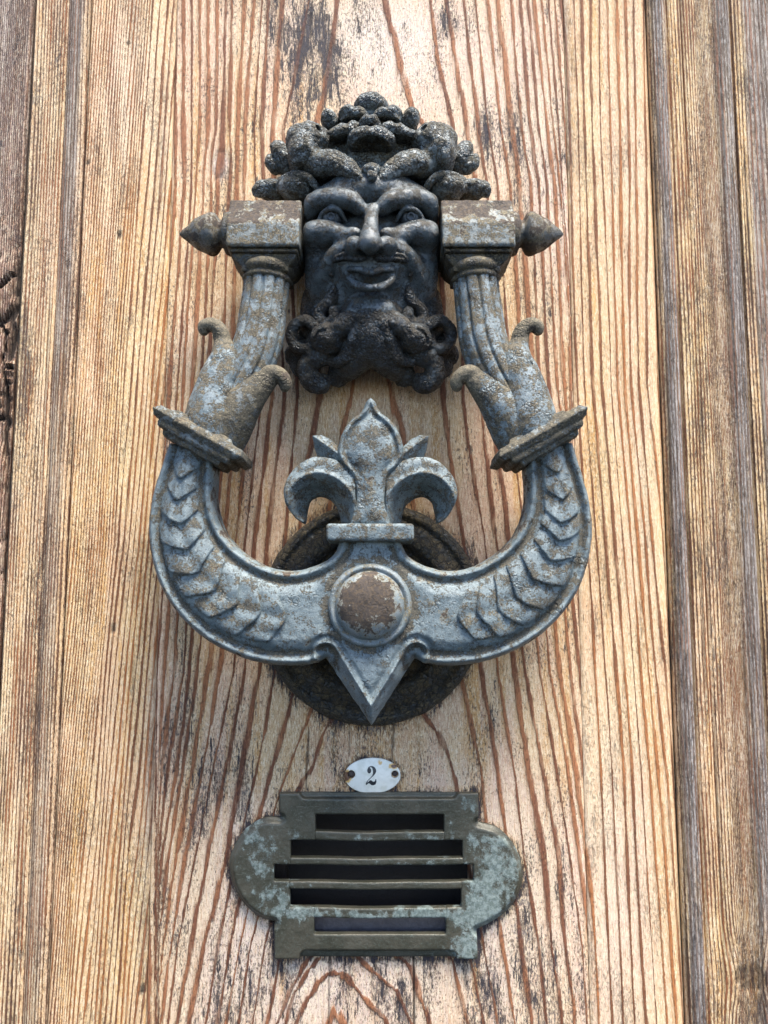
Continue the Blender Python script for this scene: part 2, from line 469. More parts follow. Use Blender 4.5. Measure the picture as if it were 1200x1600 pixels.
def wood(name, cream=(.67, .465, .255), pink=(.64, .41, .275), honey=(.58, .33, .13), line=(.20, .052, .020), line2=(.40, .135, .042), fleck=1.0, wline=1.0, wav=1.0):
    n = N(name); p = n.pos
    t0 = n.attr('ring'); g = n.attr('spacing'); st = n.attr('stain'); gy = n.attr('weather'); bl = n.attr('bleach_and_shade'); dk = n.attr('knot_and_shade')
    def V3(off, sc): return n.vscale(n.vm('ADD', p, off), sc)
    slow = n.noise(V3((0, 0, 0), (1., 1., .12)), .10, 3)
    fine = n.noise(V3((0, 0, 0), (1., 1., .16)), .9, 3, .6)
    t = n.add(t0, n.add(n.mul(n.sub(slow, .5), .22), n.mul(n.mul(n.sub(fine, .5), g), wav)))
    rid = n.m_('FLOOR', n.add(t, .5))
    rnd = n.white(rid); rnd2 = n.white(n.add(rid, 37.3)); rnd3 = n.white(n.add(rid, 91.7))
    fr = n.sub(t, rid)
    dm = n.m_('DIVIDE', fr, n.mx(g, .001))
    dms = n.mul(dm, n.m_('SIGN', n.attr('side')))
    w = n.add(n.add(.14, n.mul(rnd, .42)), n.mul(n.m_('DIVIDE', .10, n.mx(g, .05)), .34))
    w = n.mul(n.m_('MINIMUM', w, n.m_('DIVIDE', .19, n.mx(g, .05))), wline)
    w = n.mul(w, n.mr(n.noise(V3((3, 3, 3), (1., 1., .09)), .30, 4), .34, .66, .42, 1.65))
    edge = n.mul(n.sub(n.noise(V3((0, 0, 0), (1., 1., .30)), 2.2, 4, .75), .5), .95)
    ad = n.add(n.m_('ABSOLUTE', dms), edge)
    core = n.mr(ad, n.mul(w, .65), n.mul(w, 1.35), 1.0, 0.0)
    soft = n.mul(n.mr(dms, n.mul(w, -3.4), 0.0, 0.0, 1.0), n.mr(dms, 0.0, n.mul(w, 1.0), 1.0, 0.0))
    early = n.mix(n.mr(n.noise(V3((0, 0, 0), (1., 1., .25)), .045, 4, .6), .38, .62), cream, pink)
    early = n.mix(n.mr(n.noise(V3((0, 0, 0), (1., 1., .06)), .16, 3, .6), .52, .66), early, honey)
    early = n.mix(n.mul(n.mr(rnd3, .7, .95), .6), early, honey)
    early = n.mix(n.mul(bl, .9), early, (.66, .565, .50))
    early = n.mix(n.m_('MULTIPLY', bl, -1.0, clamp=True), early, (.35, .21, .10))  # below zero browns the wood: painted shade, grime and drips
    # raised fibre, pale where it is worn clean and brown in its hollows
    f1 = n.noise(V3((0, 0, 0), (1., 1., .16)), 1.9, 4, .75)
    f2 = n.noise(V3((40., 2., 9.), (1., 1., .10)), 2.6, 4, .75)
    f3 = n.noise(V3((70., 12., 9.), (1., 1., .35)), 1.6, 3, .75)
    early = n.mix(n.mul(n.mr(f2, .50, .62), .5), early, (.42, .20, .08))
    early = n.mix(n.mul(n.mr(f1, .50, .60), .62), early, (.80, .66, .44))
    early = n.mix(n.mul(n.mr(f3, .52, .62), .35), early, (.84, .72, .52))
    early = n.mix(n.mul(n.mr(f1, .45, .36), .34), early, (.32, .165, .075))
    lc = n.mix(n.mr(rnd2, .35, .85), line, line2)
    lc = n.mix(n.mr(n.noise(V3((0, 0, 0), (1., 1., .1)), .12, 2), .5, .64), lc, line2)
    lc = n.mix(n.mul(n.mr(f1, .50, .40), .6), lc, tuple(c * .35 for c in line))
    lc = n.mix(n.mul(n.mr(f3, .55, .66), .5), lc, (.40, .20, .09))
    col = n.mix(n.mul(soft, .5), early, (.34, .165, .07))
    vis = n.mr(n.noise(V3((0, 0, 0), (1., 1., .2)), .22, 3), .30, .46, .45, 1.0)
    col = n.mix(n.mul(n.mul(core, .92), vis), col, lc)
    # weathered grey
    grc = n.mix(n.mr(n.noise(V3((0, 0, 0), (1., 1., .05)), .8, 4, .75), .42, .58), (.10, .085, .075), (.30, .265, .24))
    grc = n.mix(n.mul(n.mr(f1, .50, .60), .7), grc, (.42, .39, .36))
    gmask = n.mul(gy, n.mr(n.noise(V3((0, 0, 0), (1., 1., .05)), .3, 4), .32, .5, .5, 1.0))
    col = n.mix(n.mul(gmask, n.sub(1.0, n.mul(core, .6))), col, grc)
    # dark pores and mould specks between the lines
    eo = n.sub(1.0, n.mul(core, .6))
    lump = n.mul(n.sub(n.noise(V3((0, 0, 0), (1., 1., .3)), .10, 3), .5), .5)
    q1 = n.noise(V3((13., 0, 0), (1., 1., .40)), 1.5, 4, .78)
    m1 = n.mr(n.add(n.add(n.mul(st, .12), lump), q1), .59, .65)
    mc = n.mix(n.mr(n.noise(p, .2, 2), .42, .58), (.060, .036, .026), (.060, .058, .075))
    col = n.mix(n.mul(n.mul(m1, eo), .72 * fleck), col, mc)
    q2 = n.noise(V3((9., 9., 9.), (1., 1., .15)), .62, 6, .8)
    m2 = n.mr(n.add(n.add(q2, n.mul(st, .13)), n.mul(lump, .6)), .635, .665)
    col = n.mix(n.mul(n.mul(m2, eo), .9 * fleck), col, (.030, .029, .040))
    q3 = n.noise(V3((19., 29., 9.), (1., 1., .8)), 2.4, 3, .75)
    m3 = n.mul(n.mr(q3, .58, .64), .6)
    col = n.mix(n.mul(m3, fleck), col, (.11, .06, .03))
    col = n.mix(dk, col, (.030, .020, .015))
    h = n.add(n.mul(core, .80), n.mul(soft, .3))
    h = n.add(h, n.mul(f1, .75)); h = n.add(h, n.mul(f2, .4))
    h = n.sub(h, n.mul(m1, .45)); h = n.sub(h, n.mul(m2, .6)); h = n.sub(h, dk); h = n.sub(h, n.mul(m3, .25))
    return n.done(col, .72, n.bump(h, .55, 1.0), 0.0, .25)
M_WOOD = wood('weathered_pine', line=(.16, .050, .024), line2=(.33, .125, .052), wline=1.18)
M_WOOD4 = wood('dark_weathered_pine', (.34, .21, .15), (.38, .26, .21), (.28, .14, .08), (.05, .018, .012), (.11, .04, .02), 1.0, 1.0, .8)
M_WOOD3 = wood('weathered_pine_fine', (.70, .49, .25), (.67, .43, .245), (.64, .37, .14), (.17, .055, .022), (.38, .135, .042), .42, .80, .35)
M_WOOD2 = wood('weathered_pine_honey', (.65, .455, .22), (.59, .385, .215), (.57, .33, .125), (.085, .030, .018), (.27, .09, .034), .7, .9, .5)

def simple(name, col, rough=.8, amt=.2, scale=.8):
    n = N(name)
    c = n.mix(n.noise(n.pos, scale, 4, .65), tuple(a * (1 - amt) for a in col), tuple(a * (1 + amt) for a in col))
    return n.done(c, rough, n.bump(n.noise(n.pos, scale * 2, 4), .3, .5))
M_DARKWOOD = simple('dark_recess_wood', (.018, .014, .011), .9, .3)
M_FLAP = simple('dusty_flap_metal', (.062, .052, .056), .6, .5, .5)
M_BLACKPAINT = simple('black_enamel', (.018, .02, .024), .35)
M_NAIL = simple('rusty_nail_iron', (.05, .036, .03), .7, .4)
def enamel():
    n = N('chipped_white_enamel'); p = n.pos
    base = n.mix(n.mr(n.noise(p, .35, 3), .4, .7), (.80, .775, .67), (.68, .66, .55))
    r = n.attr('rust')
    k = n.add(r, n.mul(n.sub(n.noise(p, .9, 4, .7), .5), .9))
    col = n.mix(n.mr(k, .35, .6), base, (.62, .38, .12))
    col = n.mix(n.mr(k, .68, .8), col, (.13, .06, .03))
    sp = n.mr(n.noise(p, 2.8, 2, .7), .70, .74)
    col = n.mix(n.mul(sp, .6), col, (.25, .2, .14))
    return n.done(col, .28, n.bump(n.add(n.noise(p, .5, 2), n.mul(n.mr(k, .68, .8), -.5)), .3, .6))
M_ENAMEL = enamel()

# ------------------------------------------------------------------ the door
VS = [0, 200, 400, 620, 735, 840, 1050, 1200, 1350, 1475, 1600]
def L(d):
    ks = sorted(d); return np.array(ks, float), np.array([d[k] for k in ks], float)
LEFT = {  # ring number -> course of the dark line over the photograph (v: u), left of the heart of the grain
 12: {0: 300, 300: 300, 1050: 245}, 11: {0: 313, 200: 312, 1050: 257, 1200: 247},
 10: {0: 326, 200: 325, 1050: 272, 1200: 253, 1350: 240}, 9: {0: 340, 200: 338, 1050: 287, 1200: 262, 1350: 246},
 8: {0: 353, 200: 348, 1050: 295, 1200: 277, 1350: 250, 1475: 240}, 7: {0: 363, 200: 358, 735: 346, 1050: 308, 1200: 285, 1350: 262, 1475: 247},
 6: {0: 382, 200: 372, 735: 361, 1050: 325, 1200: 300, 1350: 273, 1475: 255, 1600: 240},
 5: {0: 397, 200: 382, 735: 380, 840: 369, 1050: 343, 1200: 317, 1350: 287, 1475: 268, 1600: 250},
 4: {0: 410, 200: 397, 620: 410, 700: 400, 840: 384, 1050: 365, 1200: 333, 1350: 303, 1475: 277, 1600: 262},
 3: {0: 420, 200: 408, 620: 425, 700: 417, 840: 398, 1050: 383, 1200: 353, 1350: 323, 1475: 298, 1600: 277},
 2: {0: 443, 200: 425, 620: 444, 700: 436, 840: 417, 1050: 405, 1200: 378, 1350: 352, 1475: 320, 1600: 295},
 1: {0: 483, 200: 443, 620: 465, 700: 457, 840: 446, 1050: 430, 1200: 402, 1350: 365, 1475: 342, 1600: 322},
 0: {0: 527, 150: 505, 210: 488, 400: 487, 620: 498, 735: 478, 840: 468, 1083: 458, 1200: 425, 1350: 385, 1475: 360, 1600: 340},
 -1: {500: 545, 620: 545, 840: 505, 1107: 487, 1237: 437, 1350: 405, 1475: 375, 1600: 353},
 -2: {1000: 540, 1193: 490, 1233: 463, 1350: 425, 1475: 392, 1600: 372},
 -3: {1250: 510, 1350: 450, 1475: 415, 1600: 395}, -4: {1380: 500, 1475: 442, 1600: 418},
 -5: {1470: 495, 1500: 480, 1560: 450, 1600: 433}, -6: {1480: 470, 1540: 462, 1600: 446, 1700: 430}, -7: {1518: 474, 1560: 470, 1600: 462, 1700: 440}}
RIGHT = {
 12: {0: 857, 200: 873, 400: 884}, 11: {0: 847, 200: 865, 290: 877, 500: 893}, 10: {0: 835, 200: 855, 290: 867, 590: 881, 800: 896},
 9: {0: 825, 200: 842, 290: 855, 590: 870, 735: 888, 1050: 914}, 8: {0: 813, 200: 828, 290: 842, 590: 857, 735: 873, 1050: 907, 1200: 918},
 7: {0: 798, 200: 815, 290: 830, 590: 843, 735: 860, 1050: 892, 1200: 912, 1350: 926},
 6: {0: 778, 200: 800, 290: 812, 735: 845, 1050: 875, 1200: 900, 1333: 917, 1500: 934},
 5: {0: 763, 200: 783, 290: 797, 735: 827, 1050: 860, 1200: 887, 1333: 905, 1500: 925, 1600: 932},
 4: {0: 743, 200: 763, 290: 778, 735: 807, 1050: 845, 1200: 870, 1333: 890, 1483: 910, 1600: 917},
 3: {0: 725, 200: 748, 290: 762, 620: 772, 700: 777, 840: 794, 1050: 822, 1193: 847, 1333: 872, 1483: 883, 1577: 897},
 2: {0: 697, 200: 730, 290: 743, 620: 752, 700: 757, 840: 775, 1050: 805, 1210: 828, 1337: 850, 1483: 863, 1583: 878},
 1: {0: 673, 100: 688, 200: 710, 290: 722, 620: 723, 700: 734, 840: 757, 1050: 778, 1210: 805, 1347: 820, 1483: 843, 1600: 854},
 0: {0: 600, 60: 617, 150: 640, 200: 665, 400: 690, 620: 694, 700: 702, 735: 709, 840: 725, 1050: 753, 1177: 773, 1297: 790, 1427: 808, 1500: 817, 1593: 831},
 -1: {500: 610, 620: 619, 700: 632, 840: 655, 1067: 723, 1123: 737, 1200: 750, 1283: 760, 1457: 783, 1600: 805},
 -2: {1000: 640, 1150: 692, 1223: 713, 1350: 735, 1500: 760, 1600: 778}, -3: {1250: 640, 1350: 700, 1500: 737, 1600: 757},
 -4: {1380: 600, 1450: 680, 1500: 707, 1600: 732}, -5: {1450: 590, 1500: 637, 1600: 672}, -6: {1470: 580, 1500: 600, 1600: 643, 1700: 660},
 -7: {1518: 574, 1560: 584, 1600: 607, 1700: 625}}
APEX = {0: -900, -1: 500, -2: 1000, -3: 1250, -4: 1380, -5: 1440, -6: 1480, -7: 1518, -8: 1575}
def grain_mid(u, v):
    """ring coordinate of the middle board at photograph position u, v"""
    va = np.array([-900, 0, 500, 1000, 1250, 1380, 1440, 1480, 1518, 1575, 1700, 2400], float)
    ta = np.array([-.4, -.55, -1, -2, -3, -4, -5, -6, -7, -8, -9, -12], float)
    tc = np.interp(v, va, ta)
    uc = np.interp(v, [0, 300, 620, 1000, 1200, 1520, 1600], [560, 570, 575, 590, 575, 522, 522])
    seq = []
    def row(k, d, side):
        vs, us = L(d)
        un = np.interp(v, vs, us)
        # below the first reading keep the slope
        ap = APEX.get(k, -900)
        if k < 0:
            s = np.sqrt(np.clip((v - ap) / (160.0 if k > -4 else 70.0), 0, 1)); s = np.where(v < ap, 0, s)
            un = uc + (un - uc) * s
        return un, np.maximum(k, tc)
    for k in range(12, -8, -1): seq.append(row(k, LEFT[k], -1))
    seq.append((uc, tc))
    for k in range(-7, 13): seq.append(row(k, RIGHT[k], 1))
    U = np.stack([s[0] for s in seq]); T = np.stack([s[1] for s in seq])
    U = np.maximum.accumulate(U + np.arange(len(seq))[:, None] * 1e-4, axis=0)
    out = np.where(u < U[0], T[0] + (U[0] - u) / 13.0, T[-1] + (u - U[-1]) / 10.0)
    for i in range(len(seq) - 1):
        m = (u >= U[i]) & (u < U[i + 1])
        f = (u - U[i]) / (U[i + 1] - U[i])
        out = np.where(m, T[i] + (T[i + 1] - T[i]) * f, out)
    return out, np.where(u < uc, -1.0, 1.0)
def blob(x, z, u, v, ru, rv, a=1.0):
    cx, cz = PXZ(u, v, 0)
    return a * np.exp(-(((x - cx) / (ru * .25)) ** 2 + ((z - cz) / (rv * .25)) ** 2))
def uz(u): return (u - 600.0) * CAM_D / (CP * FPX) if False else PXZ(u, 800, 0)[0]

XS1, XS2 = uz(252), uz(901)          # seams of the panel
XGL, XGR = uz(107), uz(1043)         # grooves beside the panel
XD, XL0 = uz(1178), uz(14)
ZB, ZT = -235.0, 285.0
door = root('wooden_door', 'weathered bare pine door of vertical boards behind the iron knocker', 'door', (0, 0, ZB * MM))
HOLE = (PXZ(443, 1360, 0)[0], PXZ(738, 1360, 0)[0], PXZ(590, 1464, 0)[1], PXZ(590, 1268, 0)[1])  # x0,x1,z0,z1

def board(name, x0, x1, profile, field, mat, label=None, hole=None, dx=.6, dz=1.6, thick=18.0, seedz=0):
    xs = list(np.linspace(x0, x1, max(3, int((x1 - x0) / dx))))
    zs = list(np.linspace(ZB, ZT, int((ZT - ZB) / dz)))
    if hole:
        for a in hole[:2]: xs[int(np.argmin(np.abs(np.array(xs) - a)))] = a
        for a in hole[2:]: zs[int(np.argmin(np.abs(np.array(zs) - a)))] = a
    xs = np.array(xs); zs = np.array(zs); nx, nz = len(xs), len(zs)
    X, Z = np.meshgrid(xs, zs, indexing='ij'); x = X.ravel(); z = Z.ravel()
    u, v = proj(x, 0 * x, z)
    a = field(x, z, u, v)
    a.setdefault('stain', 0 * x); a.setdefault('weather', 0 * x); a.setdefault('bleach_and_shade', 0 * x); a.setdefault('knot_and_shade', 0 * x)
    a.setdefault('side', np.ones_like(x))
    T = a['ring'].reshape(nx, nz)
    g = np.hypot(np.gradient(T, xs, axis=0), np.gradient(T, zs, axis=1))
    g = np.clip(g, .02, 3)
    for _ in range(3):
        g[1:-1] = (g[:-2] + g[1:-1] * 2 + g[2:]) / 4
    a['spacing'] = g.ravel()
    h = profile(x, z, a)
    h = h + .12 * vnoise(np.stack([x * .12, z * 0 + seedz, z * .02], 1)) + a.get('rel', 0)
    a.pop('rel', None)
    F = []
    idx = np.arange(nx * nz).reshape(nx, nz)
    q = np.stack([idx[:-1, :-1], idx[1:, :-1], idx[1:, 1:], idx[:-1, 1:]], -1).reshape(-1, 4)
    if hole:
        cx = x[q].mean(1); cz = z[q].mean(1)
        q = q[~((cx > hole[0]) & (cx < hole[1]) & (cz > hole[2]) & (cz < hole[3]))]
    V = [np.stack([x, h, z], 1)]; Fs = [q]; nb = nx * nz
    # sides down to the back, so that every board is a solid
    back = np.stack([x, 0 * x - thick, z], 1); V.append(back)
    def skirt(ids):
        ids = np.array(ids); Fs.append(np.stack([ids[:-1], ids[:-1] + nb, ids[1:] + nb, ids[1:]], 1))
    skirt(idx[:, 0][::-1]); skirt(idx[:, -1]); skirt(idx[0, :]); skirt(idx[-1, :][::-1])
    Fs.append(q[:, ::-1] + nb)
    if hole:
        i0, i1 = [int(np.argmin(np.abs(xs - hole[k]))) for k in (0, 1)]; j0, j1 = [int(np.argmin(np.abs(zs - hole[k]))) for k in (2, 3)]
        skirt(idx[i0:i1 + 1, j0]); skirt(idx[i0:i1 + 1, j1][::-1]); skirt(idx[i0, j0:j1 + 1][::-1]); skirt(idx[i1, j0:j1 + 1])
    V = np.concatenate(V); Fq = np.concatenate(Fs)
    at = {k: np.tile(val, 2) for k, val in a.items()}
    # orientation: front quads run x then z -> normal towards -y after h flips
    o = mesh_np(name, V, Fq, mat, door, attrs=at, flip=False)
    if label: o['label'] = label
    try: o.data.set_sharp_from_angle(angle=radians(40))
    except Exception: pass
    return o

def edge_round(x, x0, x1, r=.6, dep=.6):
    e = np.minimum(x - x0, x1 - x)
    t = np.clip(1 - e / r, 0, 1); return -dep * t * t

VO = [(437, 1238), (747, 1238), (747, 1284), (777, 1293), (802, 1318), (816, 1352), (815, 1385), (794, 1422), (761, 1445), (745, 1452), (746, 1496), (430, 1496), (429, 1440), (407, 1434), (382, 1414), (363, 1381), (358, 1347), (366, 1321), (386, 1293), (415, 1277), (439, 1277)]
def f_mid(x, z, u, v):
    t, side = grain_mid(u, v)
    T = t
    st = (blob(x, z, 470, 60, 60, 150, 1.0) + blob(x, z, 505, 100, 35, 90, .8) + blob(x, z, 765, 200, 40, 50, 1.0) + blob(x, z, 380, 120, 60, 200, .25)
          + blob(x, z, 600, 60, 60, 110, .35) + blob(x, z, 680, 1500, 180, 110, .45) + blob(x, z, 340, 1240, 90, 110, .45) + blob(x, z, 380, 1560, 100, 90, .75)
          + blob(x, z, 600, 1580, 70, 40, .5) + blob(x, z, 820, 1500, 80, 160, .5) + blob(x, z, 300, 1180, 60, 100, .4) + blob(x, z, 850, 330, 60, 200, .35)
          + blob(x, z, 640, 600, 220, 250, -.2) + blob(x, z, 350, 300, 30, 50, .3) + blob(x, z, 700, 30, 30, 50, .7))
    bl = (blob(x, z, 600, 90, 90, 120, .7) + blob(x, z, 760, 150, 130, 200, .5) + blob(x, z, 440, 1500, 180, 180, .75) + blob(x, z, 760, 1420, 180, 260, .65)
          + blob(x, z, 345, 258, 13, 22, 1.6) + blob(x, z, 400, 1330, 60, 90, .5) + blob(x, z, 850, 330, 60, 220, .5) + blob(x, z, 520, 40, 200, 90, .5) - blob(x, z, 580, 1150, 190, 75, .65) - blob(x, z, 580, 760, 190, 150, .25) - blob(x, z, 360, 430, 90, 90, .35) - blob(x, z, 580, 560, 160, 120, .35))  # subtracted blobs: shade painted behind the knocker, below hinge and plate, plus staining
    # small knot that pushes the lines aside
    cx, cz = PXZ(345, 258, 0)
    r2 = ((x - cx) / 5.0) ** 2 + ((z - cz) / 14.0) ** 2
    T = T + np.sign(x - cx) * .55 * np.exp(-r2) * np.clip(np.abs(x - cx) / 1.5, 0, 1)
    kn = np.exp(-((((x - cx) / 3.6) ** 2 + ((z - cz) / 6.) ** 2 - 1) / .35) ** 2) * .35
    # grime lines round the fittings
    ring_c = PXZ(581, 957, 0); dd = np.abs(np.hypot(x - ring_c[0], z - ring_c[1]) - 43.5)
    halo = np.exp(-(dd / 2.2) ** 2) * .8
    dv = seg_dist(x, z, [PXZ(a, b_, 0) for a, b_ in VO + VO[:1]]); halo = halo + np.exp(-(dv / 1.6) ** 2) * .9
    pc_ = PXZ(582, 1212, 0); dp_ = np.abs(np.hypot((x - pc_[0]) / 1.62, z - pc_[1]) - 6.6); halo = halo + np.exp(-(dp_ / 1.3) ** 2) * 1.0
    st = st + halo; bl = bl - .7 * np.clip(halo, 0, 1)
    # drips running down from the plate, the vent and the collars
    for (uu, v0, v1, wd_, am) in ((520, 1125, 1240, 1.1, .5), (560, 1130, 1236, .7, .6), (610, 1130, 1190, 1.2, .5), (655, 1110, 1236, .8, .5), (440, 1496, 1600, 1.3, .6), (742, 1496, 1590, 1.2, .6), (365, 1400, 1520, 1.0, .4), (560, 1496, 1560, 1.5, .3), (545, 1236, 1245, 1, .4), (330, 405, 520, 1.2, .35), (500, 612, 720, 1.1, .3), (660, 612, 740, 1.1, .3)):
        a_ = PXZ(uu, v0, 0); b2 = PXZ(uu, v1, 0)
        wob_ = a_[0] + .5 * vnoise(np.stack([0 * z + uu, z * 0, z * .05], 1))
        st_ = np.exp(-((x - wob_) / wd_) ** 2) * np.clip((a_[1] - z) / 1.5, 0, 1) * np.clip((z - b2[1]) / 12, 0, 1) * am
        bl = bl - st_ * 1.3; st = st + st_ * .5
    px0, px1, pz0, pz1 = PXZ(424, 1300, 0)[0], PXZ(446, 1300, 0)[0], PXZ(430, 1436, 0)[1], PXZ(430, 1296, 0)[1]
    pocket = ((x > px0) & (x < px1) & (z > pz0) & (z < pz1)) * 1.0  # recess at the slot end; its shade is also painted black by this mask
    # shakes: thin black cracks
    for (uu, v0, v1, wd) in ((648, 1490, 1760, .22), (513, 1492, 1660, .12), (480, 1140, 1235, .14), (613, 1130, 1235, .12), (545, 1120, 1180, .1), (538, 1490, 1530, .1), (727, 1495, 1545, .1), (484, 20, 60, .1)):
        c = PXZ(uu, (v0 + v1) / 2, 0)[0]; za = PXZ(uu, v1, 0)[1]; zb = PXZ(uu, v0, 0)[1]
        wob = c + .5 * vnoise(np.stack([0 * z + uu, z * 0, z * .06], 1))
        kn = np.maximum(kn, (np.abs(x - wob) < .42) * ((z > za) & (z < zb)) * min(1, wd * 5))
    return dict(ring=T, side=side, stain=np.clip(st, -.5, 1.3), bleach_and_shade=np.clip(bl, -1, 1), knot_and_shade=np.clip(np.maximum(kn, pocket), 0, 1), weather=.0 * x, rel=-9.0 * pocket)
def p_mid(x, z, a): return edge_round(x, XS1, XS2, .7, .6) - .35 * a['knot_and_shade']

def f_left(x, z, u, v):
    W = np.interp(v, [0, 300, 560, 850, 1100, 1350, 1600], [238, 215, 196, 180, 152, 128, 108])
    gu = np.interp(v, [0, 600, 1050, 1600], [138, 118, 100, 70]); su = 600 - (600 - 252) * (1 + (v - 800) / 11320.)
    tg = np.interp(v, [0, 600, 1100, 1600], [-23, -18, -13, -9]); ts = np.interp(v, [0, 600, 1100, 1600], [3, 7, 11, 15])
    t = np.where(u < W, tg + (u - gu) / np.maximum(W - gu, 5) * (0 - tg), (u - W) / np.maximum(su - W, 8) * ts)
    t = t + .5 * vnoise(np.stack([x * .25, 0 * x + 4, z * .012], 1))
    knots = 0 * x
    for (uu, vv, r) in ((177, 983, .9), (222, 1548, 1.0), (186, 367, 1.0), (200, 70, .6), (137, 255, .8)):
        c = PXZ(uu, vv, 0); knots += np.exp(-(((x - c[0]) / r) ** 2 + ((z - c[1]) / (r * 1.7)) ** 2) ** 2)
    bl = blob(x, z, 200, 130, 60, 200, .45)
    gy = blob(x, z, 238, 1250, 12, 260, .6) + blob(x, z, 255, 250, 8, 120, .3)
    return dict(ring=t, side=-np.ones_like(x), stain=.1 + blob(x, z, 180, 260, 40, 60, .4) + blob(x, z, 230, 1400, 20, 250, .4), bleach_and_shade=np.clip(bl, 0, 1), knot_and_shade=np.clip(knots, 0, 1), weather=gy)
def p_left(x, z, a): return edge_round(x, XGL, XS1, 1.4, 1.3) - .4 * a['knot_and_shade']

def f_right(x, z, u, v):
    su = 600 + 301 * (1 + (v - 800) / 11320.); gu = 600 + 443 * (1 + (v - 800) / 11320.)
    f = (u - su) / (gu - su)
    n = np.interp(v, [0, 600, 1200, 1600], [9.5, 11, 9.5, 9])
    sh = np.interp(v, [0, 600, 1200, 1600], [0, -.4, -.9, -1.6])
    t = sh + n * f ** np.interp(v, [0, 600, 1200, 1600], [1, 1.0, 1.35, 1.2]) + .35 * vnoise(np.stack([x * .2, 0 * x + 8, z * .01], 1))
    bl = blob(x, z, 960, 1400, 70, 330, .55) + blob(x, z, 975, 250, 40, 300, .35) + blob(x, z, 1000, 800, 30, 200, .3)
    gy = blob(x, z, 888, 100, 8, 260, .5) + blob(x, z, 905, 1200, 10, 400, .4)
    return dict(ring=t, side=np.ones_like(x), stain=.05 + blob(x, z, 890, 150, 14, 300, .5) + blob(x, z, 925, 1400, 14, 300, .5), bleach_and_shade=np.clip(bl, 0, 1), weather=np.clip(gy, 0, 1))
def p_right(x, z, a):
    e = XGR - x
    return edge_round(x, XS2, XGR + 50, .7, .6) - 3.4 * np.clip(1 - e / 3.6, 0, 1) ** 1.5

def bands(x, table, soft=.25):
    """table of (u at v=800, value); interpolated across the board"""
    xs = np.array([uz(a[0]) for a in table]); return np.interp(x, xs, [a[1] for a in table])
def dlines(x, z, us, w=.35):
    k = 0 * x
    for i, uu in enumerate(us):
        c = uz(uu) + .5 * vnoise(np.stack([0 * z + i * 3.1, 0 * z, z * .013], 1))
        k = np.maximum(k, np.exp(-((x - c) / w) ** 4))
    return k
def f_stileB(x, z, u, v):
    t = (x - XL0) / 1.15 + 1.1 * vnoise(np.stack([x * .12, 0 * x + 2, z * .006], 1))
    gy = bands(x, [(14, .1), (70, .05), (74, .8), (94, .9), (97, .5), (104, .2), (107, .6)])
    gy = gy * np.interp(v, [0, 500, 800, 1600], [1, .8, .45, .35])
    st = blob(x, z, 45, 560, 14, 160, .9) + blob(x, z, 60, 1000, 12, 260, .8) + blob(x, z, 90, 120, 12, 90, .4) + blob(x, z, 30, 1500, 12, 160, .5)
    k = dlines(x, z, (63, 77, 84, 91), .22) * .55
    return dict(ring=t, stain=np.clip(st, 0, 1.2), weather=gy, knot_and_shade=k, side=np.ones_like(x), bleach_and_shade=.15 + 0 * x)
def p_stileB(x, z, a):
    e1 = XGL - x; e0 = x - XL0
    h = .9 - 3.2 * np.clip(1 - e1 / 2.0, 0, 1) ** 1.3 - 2.2 * np.clip(1 - e0 / 1.3, 0, 1) ** 2
    h = h - 1.2 * np.exp(-((x - uz(72)) / .6) ** 2) + .5 * np.exp(-((x - uz(86)) / 1.8) ** 2) - .4 * a['knot_and_shade']
    return h
def f_stileA(x, z, u, v):
    t = (x - XL0) / .9 + .8 * vnoise(np.stack([x * .1, 0 * x + 12, z * .01], 1))
    cx, cz = PXZ(-5, 520, 0)
    p = np.stack([x * .16, 0 * x, z * .06], 1)
    cr = np.abs(fbm(p + 3, 3)); crack = np.clip(1 - cr / .055, 0, 1) * np.exp(-((z - cz) / 42) ** 2)
    # cross checks round the knot
    cr2 = np.abs(fbm(np.stack([x * .05, 0 * x + 5, z * .16], 1), 2)); crack = np.maximum(crack, np.clip(1 - cr2 / .07, 0, 1) * np.exp(-((z - cz + 14) / 30) ** 2))
    dk = 0 * x
    for pl, w in (([(30, 405), (26, 430), (29, 470), (20, 500), (24, 530), (12, 560)], 1.3), ([(-40, 470), (-5, 455), (10, 440), (26, 424)], .9), ([(-60, 520), (-10, 508), (8, 502), (24, 478)], 1.0), ([(-40, 575), (0, 571), (16, 573)], .5), ([(-50, 660), (5, 655), (12, 655)], .45),
                  ([(2, 500), (10, 530), (4, 560), (10, 620), (6, 700)], .5), ([(-20, 490), (-12, 540), (-20, 600)], .6), ([(14, 600), (10, 700), (12, 800), (6, 900)], .8)):
        q = [PXZ(a, b_, 0) for a, b_ in pl]
        d = seg_dist(x + .9 * vnoise(np.stack([x * .3, 0 * x, z * .3], 1)), z + .7 * vnoise(np.stack([x * .3, 0 * x + 9, z * .3], 1)), q)
        dk = np.maximum(dk, np.clip(1.4 - d / w, 0, 1))
    crack = np.maximum(crack * .8, dk)
    return dict(ring=t, weather=np.interp(v, [0, 300, 500], [.55, .35, .1]), stain=.1 + .3 * np.exp(-((z - cz) / 60) ** 2), knot_and_shade=np.clip(crack, 0, 1), rel=-2.6 * crack + 1.0 * fbm(p * .8 + 9, 2) * np.exp(-((z - cz) / 45) ** 2))
def p_stileA(x, z, a):
    e = XL0 - 1.0 - x
    return .4 - 1.6 * np.clip(1 - e / 1.2, 0, 1) ** 2
